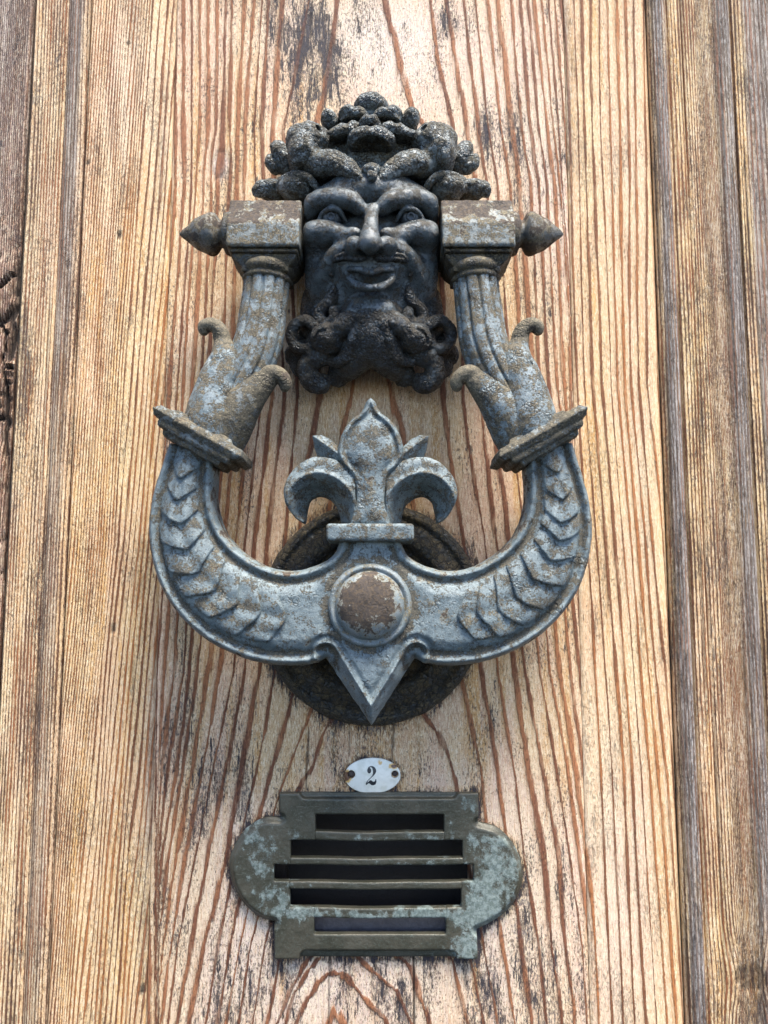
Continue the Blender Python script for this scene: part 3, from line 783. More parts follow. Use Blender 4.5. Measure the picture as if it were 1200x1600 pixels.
def f_stileC(x, z, u, v):
    t = (x - XGR) / 1.25 + .9 * vnoise(np.stack([x * .12, 0 * x + 22, z * .006], 1))
    t = t + np.where(x > uz(1120), (x - uz(1120)) * .9, 0) * (x < uz(1150))
    gy = bands(x, [(1043, .1), (1049, .2), (1052, .95), (1070, 1.0), (1073, .1), (1100, .0), (1125, .25), (1150, .45), (1156, .9), (1170, .95), (1178, .9)])
    k = dlines(x, z, (1047, 1051, 1073, 1092, 1098), .22) * .7
    k = np.maximum(k, dlines(x, z, (1155,), .5) * .5)
    cx, cz = PXZ(1172, 1528, 0)
    r = np.hypot(x - cx, (z - cz) * .95)
    k = np.maximum(k, np.exp(-((np.hypot((x - cx) / 1.15, z - cz) + .5 * vnoise(np.stack([x * .5, 0 * x, z * .5], 1)) - 4.6) / .38) ** 2) * .9)
    k = np.maximum(k, .45 * (np.hypot((x - cx) / 1.15, z - cz) < 4.4))
    t = t + np.sign(x - cx) * 3.2 * np.exp(-((x - cx) / 9) ** 2 - ((z - cz) / 13) ** 2) * np.clip(np.abs(x - cx) / 4.5, 0, 1)
    st = .15 + blob(x, z, 1095, 600, 10, 500, .4) + blob(x, z, 1060, 1000, 14, 500, .3) + blob(x, z, 1172, 1528, 30, 60, .5)
    return dict(ring=t, weather=np.clip(gy, 0, 1) * (1 - .7 * np.exp(-(r / 7) ** 2)), stain=st, knot_and_shade=np.clip(k, 0, 1))
def p_stileC(x, z, a):
    h = -2.2 * np.clip(1 - (x - XGR) / 1.6, 0, 1) ** 1.5 + .3
    h = h + .8 * np.exp(-((x - uz(1062)) / 1.9) ** 2) - 1.1 * np.exp(-((x - uz(1074)) / .5) ** 2) - .7 * np.exp(-((x - uz(1098)) / .6) ** 2) - .5 * np.exp(-((x - uz(1128)) / .5) ** 2)
    h = h + 1.3 * sstep(uz(1146), uz(1158), x) - 2.4 * np.clip(1 - (XD - x) / 1.0, 0, 1) ** 2
    return h - .3 * a['knot_and_shade']
def f_stileD(x, z, u, v):
    t = (x - XD) / 1.5 + .7 * vnoise(np.stack([x * .1, 0 * x + 32, z * .006], 1))
    gy = bands(x, [(1178, .3), (1184, .0), (1196, .05), (1202, .8), (1230, .9), (1300, .6), (1400, .9)])
    k = dlines(x, z, (1180, 1190, 1200), .3) * .7
    return dict(ring=t, weather=gy, stain=.2 + 0 * x, knot_and_shade=k)
def p_stileD(x, z, a): return .2 - 1.2 * np.clip(1 - (x - XD - .4) / .9, 0, 1) ** 2 - .3 * a['knot_and_shade']

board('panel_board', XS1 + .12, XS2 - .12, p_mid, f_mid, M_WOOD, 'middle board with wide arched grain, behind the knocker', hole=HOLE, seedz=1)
board('panel_board', XGL + .3, XS1 - .12, p_left, f_left, M_WOOD3, 'finely lined pale board on the left of the panel', seedz=2)
board('panel_board', XS2 + .12, XGR - .2, p_right, f_right, M_WOOD3, 'straight grained cream board on the right of the panel', seedz=3)
board('stile_board', XL0, XGL - .35, p_stileB, f_stileB, M_WOOD2, 'honey coloured stile with a grey edge on the left', seedz=4)
board('stile_board', uz(-900), XL0 - 1.0, p_stileA, f_stileA, M_WOOD4, 'dark reddish cracked board at the far left', seedz=5, dx=1.0)
board('stile_board', XGR + .15, XD, p_stileC, f_stileC, M_WOOD2, 'ridged brown and grey stile right of the panel', seedz=6)
board('stile_board', XD + .4, uz(2100), p_stileD, f_stileD, M_WOOD2, 'grey weathered board at the far right', seedz=7, dx=1.0)
# backing of the joints and the recess of the slot
def boxm(name, x0, x1, h0, h1, z0, z1, mat, parent, smooth=False, bev=0):
    V = [(x, h, z) for x in (x0, x1) for h in (h0, h1) for z in (z0, z1)]
    F = [(0, 1, 3, 2), (4, 6, 7, 5), (0, 4, 5, 1), (2, 3, 7, 6), (0, 2, 6, 4), (1, 5, 7, 3)]
    return mesh_np(name, V, F, mat, parent, smooth=False)
boxm('door_core', uz(-900) + 1, uz(2100) - 1, -26, -18.4, ZB + 1, ZT - 1, M_DARKWOOD, door)
boxm('joint_filler', XGL - 2, XGL + 2, -17.9, -2.6, ZB + 1, ZT - 1, M_DARKWOOD, door)
boxm('joint_filler', XGR - 2, XGR + 2, -17.9, -3.2, ZB + 1, ZT - 1, M_DARKWOOD, door)
boxm('joint_filler', XL0 - 2, XL0 + .5, -17.9, -2.6, ZB + 1, ZT - 1, M_DARKWOOD, door)

# ------------------------------------------------------------------ the knocker
K = root('door_knocker', 'grey cast iron door knocker with horned bearded face and fleur-de-lis ring', 'door knocker', (XA * MM, 0, 0))
def S2(p, side):
    """mirror a point traced on the left half"""
    d = abs(p[0] - XA); q = list(p); q[0] = XA + side * d; return q
def pt(u, v, h, side=-1, *extra):
    return S2(P(u, v, h), side) + list(extra)

# ---- mask: face
cx = XA
def vol_pts(pts, pad, res):
    a = np.array([p[:3] for p in pts]); return Vol(a.min(0) - pad, a.max(0) + pad, res)
def face():
    z0 = P(580, 520, 28)[2]; z1 = P(580, 262, 30)[2]
    V = Vol((XA - 28, -1, z0 - 12), (XA + 28, 47, z1 + 8), .4)
    zc = (z0 + z1) / 2; hz = (z1 - z0) / 2
    V.ell((XA, 7, zc + 1), (29, 22, hz + 5), 1)
    V.ell((XA, 13, P(0, 295, 29)[2]), (26.5, 20.0, 8.8), 4)           # forehead
    V.ell((XA, 15, P(0, 280, 29)[2]), (17, 16.5, 9.5), 4)
    for s in (-1, 1):
        # brow
        V.tube([pt(564, 327, 32.4, s, 1.5), pt(549, 316, 32.6, s, 1.4), pt(526, 309, 31.6, s, 1.1), pt(500, 312, 28.4, s, 1.2), pt(482, 326, 24.5, s, 1.8), pt(473, 343, 20.5, s, 1.8)], 4.5)
        # eye hollow
        V.ell(pt(519, 338, 35.5, s), (8.4, 7.8, 3.9), 2.6, True, -.28 * s)
        V.ell(pt(548, 338, 37, s), (4.2, 7.4, 4.0), 2.4, True)
        # cheek
        V.ell(pt(501, 371, 25, s), (8.8, 8.2, 5.8), 2.4)
        V.ell(pt(518, 366, 27.4, s), (7.8, 5.8, 3.4), 2.4)
        V.tube([pt(520, 366, 29.5, s, 2.2), pt(542, 369, 32, s, 2.0), pt(558, 364, 35, s, 1.4)], 2.2)
        # nose wing and folds
        V.ell(pt(555, 385, 36.5, s), (4.0, 4.4, 3.4), .9)
        V.tube([pt(546, 382, 32.5, s, 1.2), pt(530, 393, 30.5, s, 1.8), pt(516, 410, 27, s, 2.2), pt(508, 436, 22, s, 2.4)], 2.8)
        V.tube([pt(542, 392, 34.5, s, .9), pt(533, 404, 32, s, 1.0), pt(526, 424, 28.5, s, .9)], 1.0, True)
        V.ell(pt(500, 415, 16, s), (8, 9, 15), 4)                       # lower cheek
        for a, b in (((484, 346), (475, 350)), ((486, 352), (477, 359)), ((512, 356), (496, 353)), ((530, 357), (512, 359))):
            V.tube([pt(a[0], a[1], 29.6, s, .4), pt(b[0], b[1], 28.4, s, .3)], .6, True)
        V.tube([pt(571, 322, 36.5, s, .6), pt(573, 306, 35, s, .5)], .8, True)
        V.tube([pt(545, 300, 33.5, s, .5), pt(520, 296, 31, s, .5)], .9, True)
    # nose
    V.tube([P(580, 326, 32.5) + (1.7,), P(580, 348, 37.0) + (1.8,), P(578, 366, 40.5) + (2.4,), P(578, 379, 42.2) + (3.3,)], 2.0)
    V.ell(P(578, 383, 41.0), (4.2, 4.0, 3.3), 1.4)
    for s in (-1, 1): V.ell(pt(566, 396, 39.0, s), (2.0, 2.6, 1.6), .5, True)
    # muzzle, mouth
    V.ell(P(580, 420, 25), (12.5, 10.5, 11), 4)
    V.tube([pt(543, 422, 33.5, -1, .7), pt(558, 433, 36.5, -1, 1.9), P(580, 438, 38) + (2.5,), pt(558, 433, 36.5, 1, 1.9), pt(543, 422, 33.5, 1, .7)], .7, True)
    V.tube([pt(544, 434, 31, -1, .9), pt(558, 446, 33.6, -1, 1.3), P(580, 452, 35) + (1.6,), pt(558, 446, 33.6, 1, 1.3), pt(544, 434, 31, 1, .9)], .8)
    V.tube([pt(545, 421, 32.5, -1, .8), pt(560, 421, 35.4, -1, .9), pt(572, 424, 36.6, -1, 1.0), P(580, 427, 36.6) + (.8,), pt(572, 424, 36.6, 1, 1.0), pt(560, 421, 35.4, 1, .9), pt(545, 421, 32.5, 1, .8)], .7)
    V.tube([P(580, 404, 37.5) + (.9,), P(580, 416, 37) + (1.0,)], 1.0, True)
    V.ell(P(580, 467, 35), (8, 5, 2.6), 1.6, True)
    V.ell(P(580, 494, 23), (9, 9, 8), 3)
    for s in (-1, 1): V.tube([pt(563, 478, 27.0, s, 1.8), pt(559, 486, 27, s, 2.4), pt(553, 494, 26, s, 2.0)], 2.6)
    # eyelids
    for s in (-1, 1):
        V.tube([pt(498, 344, 28.0, s, .6), pt(506, 332, 30.0, s, .8), pt(519, 325.5, 31.6, s, .95), pt(531, 330, 31.2, s, .8), pt(541, 346, 29.0, s, .5)], .5)
        V.tube([pt(498, 344, 28.0, s, .5), pt(508, 350, 29.6, s, .7), pt(520, 353, 30.2, s, .8), pt(532, 351.5, 29.8, s, .5)], .6)
    # flat sides between the hinge blocks
    X = V.x[:, None, None]
    V.F = smax(V.F, np.abs(X - XA) - 25.4, 2.0)
    V.F = smax(V.F, 0.3 - V.h[None, :, None], .3)
    return part('face', V, M_FACE, K, .13, 1.0)
face_o = face()
def eyeball(s):
    c = pt(519, 339, 26.6, s); r = 4.4
    V = Vol(np.array(c) - 6, np.array(c) + 6, .22)
    V.ell(c, (r, r, r * .9), .1)
    # iris: engraved ring and pupil, looking out and slightly down
    d = np.array((0.03 * s, .90, -.40)); d /= np.linalg.norm(d); q = np.array(c) + d * r
    def ring(X, H, Z):
        ex, eh, ez = X - c[0], H - c[1], Z - c[2]
        A = ex * d[0] + eh * d[1] + ez * d[2]
        Rr = np.sqrt(np.maximum(ex * ex + eh * eh + ez * ez - A * A, 0))
        return np.sqrt((Rr - 2.0) ** 2 + (A - 3.95) ** 2) - .42
    V.put(q - 4, q + 4, 1, ring, .15, True)
    V.ell(q, (.95, .95, .95), .2, True)
    o = part('eyeball', V, M_EYE, K, 0.0)
    return o
for s in (-1, 1):
    e = eyeball(s); e.parent = face_o; e.location = (0, 0, 0); e['label'] = 'left eyeball' if s < 0 else 'right eyeball'

def blobs(name, mat, items, res=.4, disp=.16, parent=K, clipback=True, **kw):
    """items: ('e', c, r, rot, k, sub) or ('t', pts, k, sub)"""
    pts = []
    for it in items:
        if it[0] == 'e': m = max(it[2]); pts += [np.array(it[1]) - m, np.array(it[1]) + m]
        elif not (len(it) > 3 and it[3]):
            for q in it[1]: pts += [np.array(q[:3]) - q[3], np.array(q[:3]) + q[3]]
    a = np.array(pts); V = Vol(a.min(0) - 1.5, a.max(0) + 1.5, res)
    for it in items:
        if it[0] == 'e': V.ell(it[1], it[2], it[4] if len(it) > 4 else 1.2, it[5] if len(it) > 5 else False, it[3] if len(it) > 3 else 0)
        else: V.tube(it[1], it[2] if len(it) > 2 else 1.0, it[3] if len(it) > 3 else False)
    if clipback: V.F = smax(V.F, 0.3 - V.h[None, :, None], .3)
    return part(name, V, mat, parent, disp, kw.get('ds', 1.0))

# ---- beard: chin mass and locks
blobs('beard', M_BEARD, [
    ('e', P(580, 515, 14), (16, 15, 15)), ('e', P(580, 500, 22), (9, 10, 8), 0, 4),
    ('t', [P(580, 520, 22) + (8,), pt(555, 555, 17, -1, 6), pt(535, 578, 11, -1, 4.5)], 3), ('t', [P(580, 520, 22) + (8,), pt(555, 555, 17, 1, 6), pt(535, 578, 11, 1, 4.5)], 3),
    ('t', [pt(500, 470, 12, -1, 7), pt(490, 510, 12, -1, 6)], 3), ('t', [pt(500, 470, 12, 1, 7), pt(490, 510, 12, 1, 6)], 3),
    ('t', [P(580, 530, 31) + (1.2,), P(580, 575, 24) + (1.0,)], 1.5, True)], res=.45)
for s in (-1, 1):
    nm = 'beard_lock'
    # cracked great lock, swelling beside the volute with its hole
    blobs(nm, M_BEARD, disp=.30, items=[('e', pt(514, 532, 19, s), (7.0, 9.5, 6.4), .15 * s), ('t', [pt(560, 492, 27, s, 2.6), pt(546, 503, 27, s, 3.0), pt(532, 512, 26, s, 3.4)], 2.0),
                        ('t', [pt(492, 509, 22, s, 2.0), pt(475, 500, 20, s, 2.0), pt(459, 510, 18, s, 2.0), pt(455, 527, 17, s, 2.1), pt(463, 542, 17, s, 2.0), pt(480, 545, 18, s, 1.9), pt(492, 536, 19, s, 1.8)], .6),
                        ('e', pt(474, 524, 10, s), (4.2, 4.5, 4.2), 0, 1), ('t', [pt(474, 523, 26, s, 2.3), pt(474, 523, 15, s, 2.0)], .4, True),
                        ('t', [pt(543, 512, 32, s, .4), pt(520, 512, 30, s, .6), pt(500, 518, 27, s, .6), pt(492, 535, 24, s, .5)], .7, True),
                        ('t', [pt(548, 525, 31, s, .4), pt(536, 545, 30, s, .7), pt(515, 552, 27, s, .6)], .8, True)])
    blobs(nm, M_BEARD, disp=.38, items=[('t', [pt(556, 505, 28, s, 1.6), pt(552, 525, 27.5, s, 1.9), pt(548, 545, 24.5, s, 2.0), pt(538, 560, 22, s, 2.0), pt(522, 566, 19, s, 1.8), pt(510, 560, 18, s, 1.4)], .8)])
    blobs(nm, M_BEARD, disp=.38, items=[('t', [pt(500, 508, 18, s, 2.4), pt(487, 538, 18, s, 1.8), pt(488, 556, 18, s, 1.8), pt(500, 566, 17, s, 1.6)], 1.0)])
    # small curl beside the chin, and the short moustache
    blobs(nm, M_BEARD, disp=.38, items=[('t', [pt(522, 452, 24, s, 1.8), pt(516, 470, 23.5, s, 2.0), pt(502, 484, 22, s, 2.0), pt(499, 498, 21.5, s, 1.9), pt(511, 506, 22.5, s, 2.0), pt(523, 498, 24, s, 2.0), pt(521, 485, 25, s, 1.5)], .7)])
    blobs('moustache', M_BEARD, [('t', [pt(570, 403, 36.4, s, .8), pt(555, 403, 35.4, s, 1.2), pt(541, 401, 33.8, s, 1.4), pt(527, 404, 31.2, s, 1.3), pt(516, 412, 28.2, s, 1.2), pt(513, 424, 26.2, s, 1.0), pt(519, 430, 27.0, s, .8)], .8), ('t', [pt(562, 400, 37.6, s, .3), pt(545, 399, 36, s, .4), pt(527, 402, 33.2, s, .4)], .5, True)], disp=.3)
    # lock below, ending in the drop
    blobs(nm, M_BEARD, disp=.38, items=[('t', [pt(520, 545, 18, s, 4), pt(500, 556, 17, s, 3.6), pt(485, 565, 15, s, 3.4), pt(480, 580, 14, s, 3.4), pt(486, 594, 13, s, 3.6), pt(500, 601, 12, s, 3.3), pt(508, 592, 12, s, 2.2)], 1.2)])
    blobs(nm, M_BEARD, disp=.38, items=[('t', [pt(480, 545, 14, s, 3.2), pt(466, 546, 11, s, 2.8), pt(456, 551, 9, s, 2.4), pt(452, 560, 8, s, 1.8)], 1.0), ('e', pt(470, 570, 7, s), (4, 5, 5), 0, 2)])
    blobs(nm, M_BEARD, disp=.38, items=[('t', [pt(548, 530, 20, s, 4), pt(540, 560, 16, s, 4), pt(528, 582, 12, s, 3.4), pt(524, 592, 10, s, 2.6), pt(536, 594, 9, s, 2.2)], 1.2)])
    blobs(nm, M_BEARD, disp=.38, items=[('t', [pt(566, 500, 28, s, 4), pt(562, 530, 24, s, 4), pt(552, 560, 18, s, 3.4), pt(545, 580, 13, s, 2.4)], 1.2)])

# ---- hair behind, horns, curls
blobs('hair', M_HAIR, [('e', P(580, 262, 10), (27, 14, 13)), ('e', P(580, 235, 9), (20, 13, 11), 0, 4), ('e', pt(470, 295, 9, -1), (11, 9, 5.5), 0, 3), ('e', pt(470, 295, 9, 1), (11, 9, 5.5), 0, 3)], res=.5)
for s in (-1, 1):
    # horn: a pinched root on the forehead, swelling outwards into a heavy lobe
    blobs('horn', M_HAIR, [('t', [pt(563, 284, 31, s, 1.8), pt(552, 270, 31, s, 2.6), pt(534, 258, 29.5, s, 3.4), pt(514, 254, 27, s, 4.2), pt(500, 260, 23, s, 4.6)], 1.4),
                           ('t', [pt(548, 276, 33.5, s, .4), pt(532, 268, 33, s, .6), pt(512, 268, 31, s, .5)], .9, True),
                           ('e', pt(476, 240, 21, s), (6.4, 9.5, 8.6), 0.3 * s, 3.0), ('e', pt(490, 222, 20, s), (8.0, 9.0, 6.0), .45 * s, 3.0), ('e', pt(466, 222, 19, s), (4.8, 7.5, 5.0), 0, 2.5),
                           ('t', [pt(516, 208, 29, s, .5), pt(502, 202, 28, s, .9), pt(486, 200, 26, s, .7), pt(470, 206, 24, s, .4)], .7, True)], disp=.34)
    blobs('hair_leaf', M_HAIR, [('e', pt(443, 250, 8, s), (4.2, 7, 8.0), -.45 * s), ('t', [pt(438, 240, 10, s, 2.4), pt(428, 228, 11, s, .8)], 2.0), ('t', [pt(432, 262, 9, s, 2.6), pt(421, 255, 11, s, 1.2), pt(420, 244, 11, s, .8)], 1.5),
                                ('t', [pt(448, 232, 16, s, .4), pt(438, 252, 16, s, .8), pt(440, 272, 14, s, .4)], .8, True)], disp=.3)
    blobs('hair_leaf', M_HAIR, [('e', pt(464, 297, 17, s), (7.2, 8, 4.6), .1 * s), ('t', [pt(434, 300, 15, s, 1.0), pt(439, 285, 19, s, 1.2), pt(453, 274, 22, s, 1.4), pt(470, 273, 24, s, 1.5), pt(485, 280, 24.5, s, 1.4), pt(494, 293, 23, s, 1.1)], .5),
                                ('t', [pt(444, 292, 25, s, .6), pt(456, 282, 27, s, .9), pt(474, 282, 27.5, s, .9), pt(484, 291, 26, s, .6)], .5, True), ('t', [pt(452, 306, 25, s, .5), pt(456, 296, 27, s, .5)], .6, True)], disp=.3)
    blobs('hair_leaf', M_HAIR, [('e', pt(428, 299, 11, s), (6.2, 7, 3.8), .2 * s), ('t', [pt(418, 300, 13, s, 2.6), pt(405, 293, 14, s, 1.4), pt(401, 304, 13, s, 1.0)], 1.8), ('t', [pt(436, 290, 17, s, .4), pt(422, 294, 18, s, .6), pt(408, 302, 16, s, .5)], .8, True)], disp=.3)
blobs('forehead_knob', M_HAIR, [('e', P(581, 268, 31), (4.0, 4, 2.6)), ('t', [P(581, 262, 32) + (1.6,), P(581, 275, 35) + (2.0,)], 1), ('t', [P(574, 264, 35) + (.6,), P(586, 266, 35.5) + (.7,)], .5, True)])
# ---- rosette
ros = blobs('rosette', M_HAIR, [('e', P(580, 212, 14), (11, 12, 8)), ('e', P(580, 170, 21), (6.9, 8, 4.6), 0, 1),
                                ('t', [P(580, 160, 30.5) + (.35,), P(584, 172, 31) + (.3,), P(580, 184, 31) + (.35,)], .4, True)], disp=.2)
def petal(u, v, h, rx, rz, rot=0.0, under=True, tips=(), hr=8.0, cav=False):
    """a cupped petal: round above, undercut below, with a crisp lip"""
    c = P(u, v, h); V = Vol(np.array(c) - (rx + 6, hr + 2, rz + 5), np.array(c) + (rx + 6, hr + 4, rz + 4), .33)
    V.ell(c, (rx, hr, rz), 1, False, rot)
    for tu, tv, th in tips: V.tube([P((u + tu) / 2, (v + tv) / 2, h + 3) + (rz * .62,), P(tu, tv, th) + (.7,)], 2.0)
    if under:
        def low(X, H, Z):
            return (c[2] - rz * .50 - .06 * np.abs(X - c[0]) - Z) - .10 * (H - c[1])
        V.put(V.lo, V.lo + V.n * V.res, 0, lambda X, H, Z: -low(X, H, Z), .5, True)
        if cav: V.ell((c[0], c[1] + 3.0, c[2] - rz * .86), (rx * .72, hr * .8, rz * .56), .5, True)
        V.tube([(c[0], c[1] + hr * .2, c[2] + rz), (c[0], c[1] + hr * .95, c[2] + rz * .2)] and [(c[0], c[1] + hr * .5, c[2] + rz * 1.15, .9), (c[0], c[1] + hr * 1.08, c[2] + rz * .1, .7)], 1.6, True)
    V.F = smax(V.F, 0.3 - V.h[None, :, None], .3)
    o = part('rosette_petal', V, M_HAIR, K, .24)
    o.parent = ros; o.location = (0, 0, 0)
petal(516, 194, 18, 3.0, 4.0, .35, False, ((509, 180, 19), (524, 186, 20)))
petal(641, 192, 18, 3.2, 4.4, -.35, False, ((649, 176, 19), (634, 184, 20)))
petal(555, 188, 22, 6.8, 3.7, -.30, True, ((527, 197, 27), (543, 178, 24)))
petal(604, 188, 22, 6.8, 3.7, .30, True, ((630, 197, 27), (615, 178, 24)))
petal(578, 200, 26, 4.4, 3.2, 0, True, ((568, 203, 30), (589, 203, 30)))
petal(543, 214, 23, 7.4, 3.8, .30, True, ((513, 207, 28), (526, 229, 27)))
petal(618, 214, 23, 7.4, 3.8, -.30, True, ((647, 207, 28), (634, 229, 27)))
petal(580, 221, 27, 9.2, 4.6, 0, True, ((548, 236, 31), (612, 236, 31), (580, 232, 37)), cav=True)

# ---- hinge blocks, finials, stems, collars
def prism(name, poly, x0, x1, r, mat, parent, res=.4, disp=.12):
    """cross-section in (h,z) extruded along x"""
    hs = [p[0] for p in poly]; zs = [p[1] for p in poly]
    V = Vol((x0 - 1.5, min(hs) - 1.5, min(zs) - 1.5), (x1 + 1.5, max(hs) + 1.5, max(zs) + 1.5), res)
    Hh, Z = np.meshgrid(V.h, V.z, indexing='ij')
    d = poly_sd(Hh, Z, poly).astype(np.float32)
    V.F = smax(d[None] + 0 * V.x[:, None, None], np.maximum(x0 - V.x, V.x - x1)[:, None, None], r).astype(np.float32)
    return part(name, V, mat, parent, disp)
zt = P(0, 321, 24)[2]; zb = P(0, 386, 33)[2]; zlow = P(0, 416, 30)[2]
HC = 21.0
for s in (-1, 1):
    xa = pt(468, 350, 33, s)[0]; xb = pt(354, 350, 33, s)[0]; xi = XA + s * 26.0
    x0, x1 = min(xi, xb), max(xi, xb)
    blk = prism('hinge_block', [(9, zb), (33.5, zb), (34, zb + 1), (34, zb + 9.0), (28, zt), (14, zt), (8, zb + 10)], x0, x1, .9, M_BLOCK, K)
    set_attr(blk, 'wear', lambda x, h, z: .95 * sstep(zb + 7.6, zb + 11.5, z + 2.2 * fbm(np.stack([x, h, z], 1) * .3)) - .2)
    lx0, lx1 = (x0 + 1.2, x1 - .8) if s < 0 else (x0 + .8, x1 - 1.2)
    o = prism('step_moulding', [(10, zb - 1.8), (32.6, zb - 1.8), (33.1, zb - 1.2), (32.0, zb - .5), (32.0, zb + .8), (10, zb + .8)], lx0, lx1, .4, M_FLANGE, K, res=.35)
    o.parent = blk; o.location = (0, 0, 0)
    tx = pt(418, 425, 24, s)[0]
    V = Vol((min(lx0, tx - 13), 6, zlow - 8), (max(lx1, tx + 13), 36, zb), .4)
    def taper(X, H, Z):
        t = np.clip((zb - 1.5 - Z) / (zb - 1.5 - zlow), 0, 1); t = t * t
        hx0, hx1 = lx0 + .6 + (tx - 9.2 - lx0) * t, lx1 - .6 + (tx + 9.2 - lx1) * t
        d = np.maximum(np.maximum(hx0 - X, X - hx1), np.maximum(11 + t * 1.5 - H, H - (31.5 - t * 1.2)))
        return np.maximum(d, np.maximum(Z - (zb - 1.2), zlow - 2 - Z))
    V.put((V.x[0], 6, V.z[0]), (V.x[-1], 36, V.z[-1]), 0, taper, 0)
    o = part('block_neck', V, M_FLANGE, K, .1); o.parent = blk; o.location = (0, 0, 0)
    # finial: washer, neck, pointed bulb
    fc = (xb, HC + 1, P(0, 366, 22)[2])
    L0 = abs(pt(281, 366, 22, s)[0] - xb)
    fo = lathe('finial', fc, (s, 0, 0), [(-1, 0.1), (-1, 8.0), (1.0, 8.2), (2.4, 7.6), (2.9, 6.3), (3.6, 5.2), (4.4, 4.9), (5.2, 6.2), (6.1, 7.5), (7.3, 8.1), (8.6, 7.9), (L0 * .68, 5.6), (L0 * .86, 2.8), (L0 * .95, 1.5), (L0, .5), (L0 + .2, .05)], M_FINIAL, K, disp=.16)
    # fluted stem
    path = [(418, 424, 24, 8.3), (416, 452, 24, 8.3), (411, 490, 24, 8.5), (405, 530, 24.5, 8.7), (391, 570, 25, 8.6), (366, 615, 25.5, 8.0), (338, 655, 26, 8.0), (322, 690, 26, 8.0)]
    pth = [pt(a, b, c, s, r) for a, b, c, r in path]
    def flute(th, t, r):
        q = (th * 11 / (2 * pi)) % 1.0 - .5
        return r * (1.03 - .03 * (2 * q) ** 2) - .8 * np.exp(-((np.abs(q) - .5) / .10) ** 2)
    sweep('fluted_stem', pth, flute, M_RINGB, K, seg=140, n=110, disp=.10)
    # double bead under the block
    tc = np.array(pt(418, 429, 24, s)); ax = np.array((0.06 * -s * -1, 0, -1.0))
    b_ = lathe('bead_ring', tc, ax, [(-4, 7), (-3.4, 8.6), (-2.4, 9.7), (-1.0, 10.1), (.2, 9.7), (.9, 8.9), (1.2, 8.5), (1.6, 8.9), (2.4, 9.2), (3.1, 8.9), (3.6, 8.2), (3.9, 7.6)], M_FLANGE, K, disp=.12)
    # calyx leaves
    V = blobs('calyx_leaf', M_RINGB, [
        ('t', [pt(322, 690, 27, s, 8.6), pt(330, 655, 28, s, 9.0), pt(337, 617, 28.5, s, 7.6), pt(347, 583, 28.5, s, 6.6), pt(352, 558, 28.5, s, 4.8), pt(348, 536, 28, s, 3.0), pt(341, 519, 27.5, s, 2.1)], 1.2), ('t', [pt(330, 560, 33, s, .5), pt(326, 600, 34, s, .6), pt(315, 640, 35, s, .5)], .8, True),
        ('t', [pt(350, 527, 29, s, 2.1), pt(341, 512, 29, s, 2.1), pt(328, 507, 28.5, s, 2.2), pt(319, 511, 28, s, 2.0), pt(318, 518, 28, s, 1.5)], 1.0),
        ('t', [pt(374, 600, 38, s, 1.0), pt(372, 570, 37, s, 1.8), pt(378, 545, 36, s, 3)], 1.0, True)], disp=.12, clipback=False)
    V['label'] = 'outer leaf with a curled tip'
    ztip = P(0, 535, 28)[2]; set_attr(V, 'grime', lambda x, h, z: 1.4 * sstep(ztip - 4, ztip + 4, z)); set_attr(V, 'wear', lambda x, h, z: .7 * sstep(ztip, ztip + 5, z))
    V = blobs('calyx_leaf', M_RINGB if s > 0 else M_COLLAR, [
        ('t', [pt(345, 690, 25, s, 8.2), pt(356, 665, 26, s, 8.6), pt(372, 638, 27.5, s, 7.4), pt(393, 613, 28, s, 5.8), pt(409, 598, 28, s, 4.4), pt(424, 588, 28, s, 3.0)], 1.2), ('t', [pt(420, 612, 33, s, .5), pt(398, 632, 34, s, .7), pt(374, 668, 34, s, .5)], .8, True),
        ('t', [pt(410, 586, 29, s, 2.4), pt(426, 583, 29, s, 2.6), pt(439, 588, 28.5, s, 2.4), pt(446, 598, 28, s, 2.0), pt(445, 606, 28, s, 1.5)], 1.0)], disp=.14, clipback=False)
    V['label'] = 'inner leaf curling towards the beard'
    xt = pt(420, 590, 28, s)[0]; set_attr(V, 'grime', lambda x, h, z: 1.6 * sstep(-5, 2, (x - xt) * -s)); set_attr(V, 'wear', lambda x, h, z: .6 * sstep(0, 5, (x - xt) * -s))
    # square collar
    c = np.array(pt(319, 687, 26, s)); a = np.array((.49 * s, 0, -.87)); a = np.array((s * .49, 0, -.87)); bb = np.array((-s * .87, 0, -.49)); hh = np.array((0, 1., 0))
    V = Vol(c - 24, c + 24, .42)
    def collar(X, H, Z):
        A = (X - c[0]) * a[0] + (Z - c[2]) * a[2]; B = np.abs((X - c[0]) * bb[0] + (Z - c[2]) * bb[2]); Hh = np.abs(H - c[1])
        def slab(lo, hi, bw, hw, sl):
            m = (lo + hi) / 2; th = (hi - lo) / 2
            e = np.maximum(B - bw, Hh - hw)
            tt = np.abs(A - m)
            return np.maximum(smax(e + tt * sl, tt - th, .5), -9)
        d = slab(-4.2, -1.0, 11.8, 9.4, .6)
        d = smin(d, slab(-2.6, 1.9, 17.9, 12.8, .66), 1.2)
        d = smin(d, slab(1.4, 4.3, 14.6, 11.2, .5), .7)
        d = smin(d, slab(3.6, 6.4, 11.8, 9.2, .3), 1.0)
        return d
    V.put(V.lo, V.lo + V.n * V.res, 0, collar, 0)
    part('collar', V, M_COLLAR, K, .26)

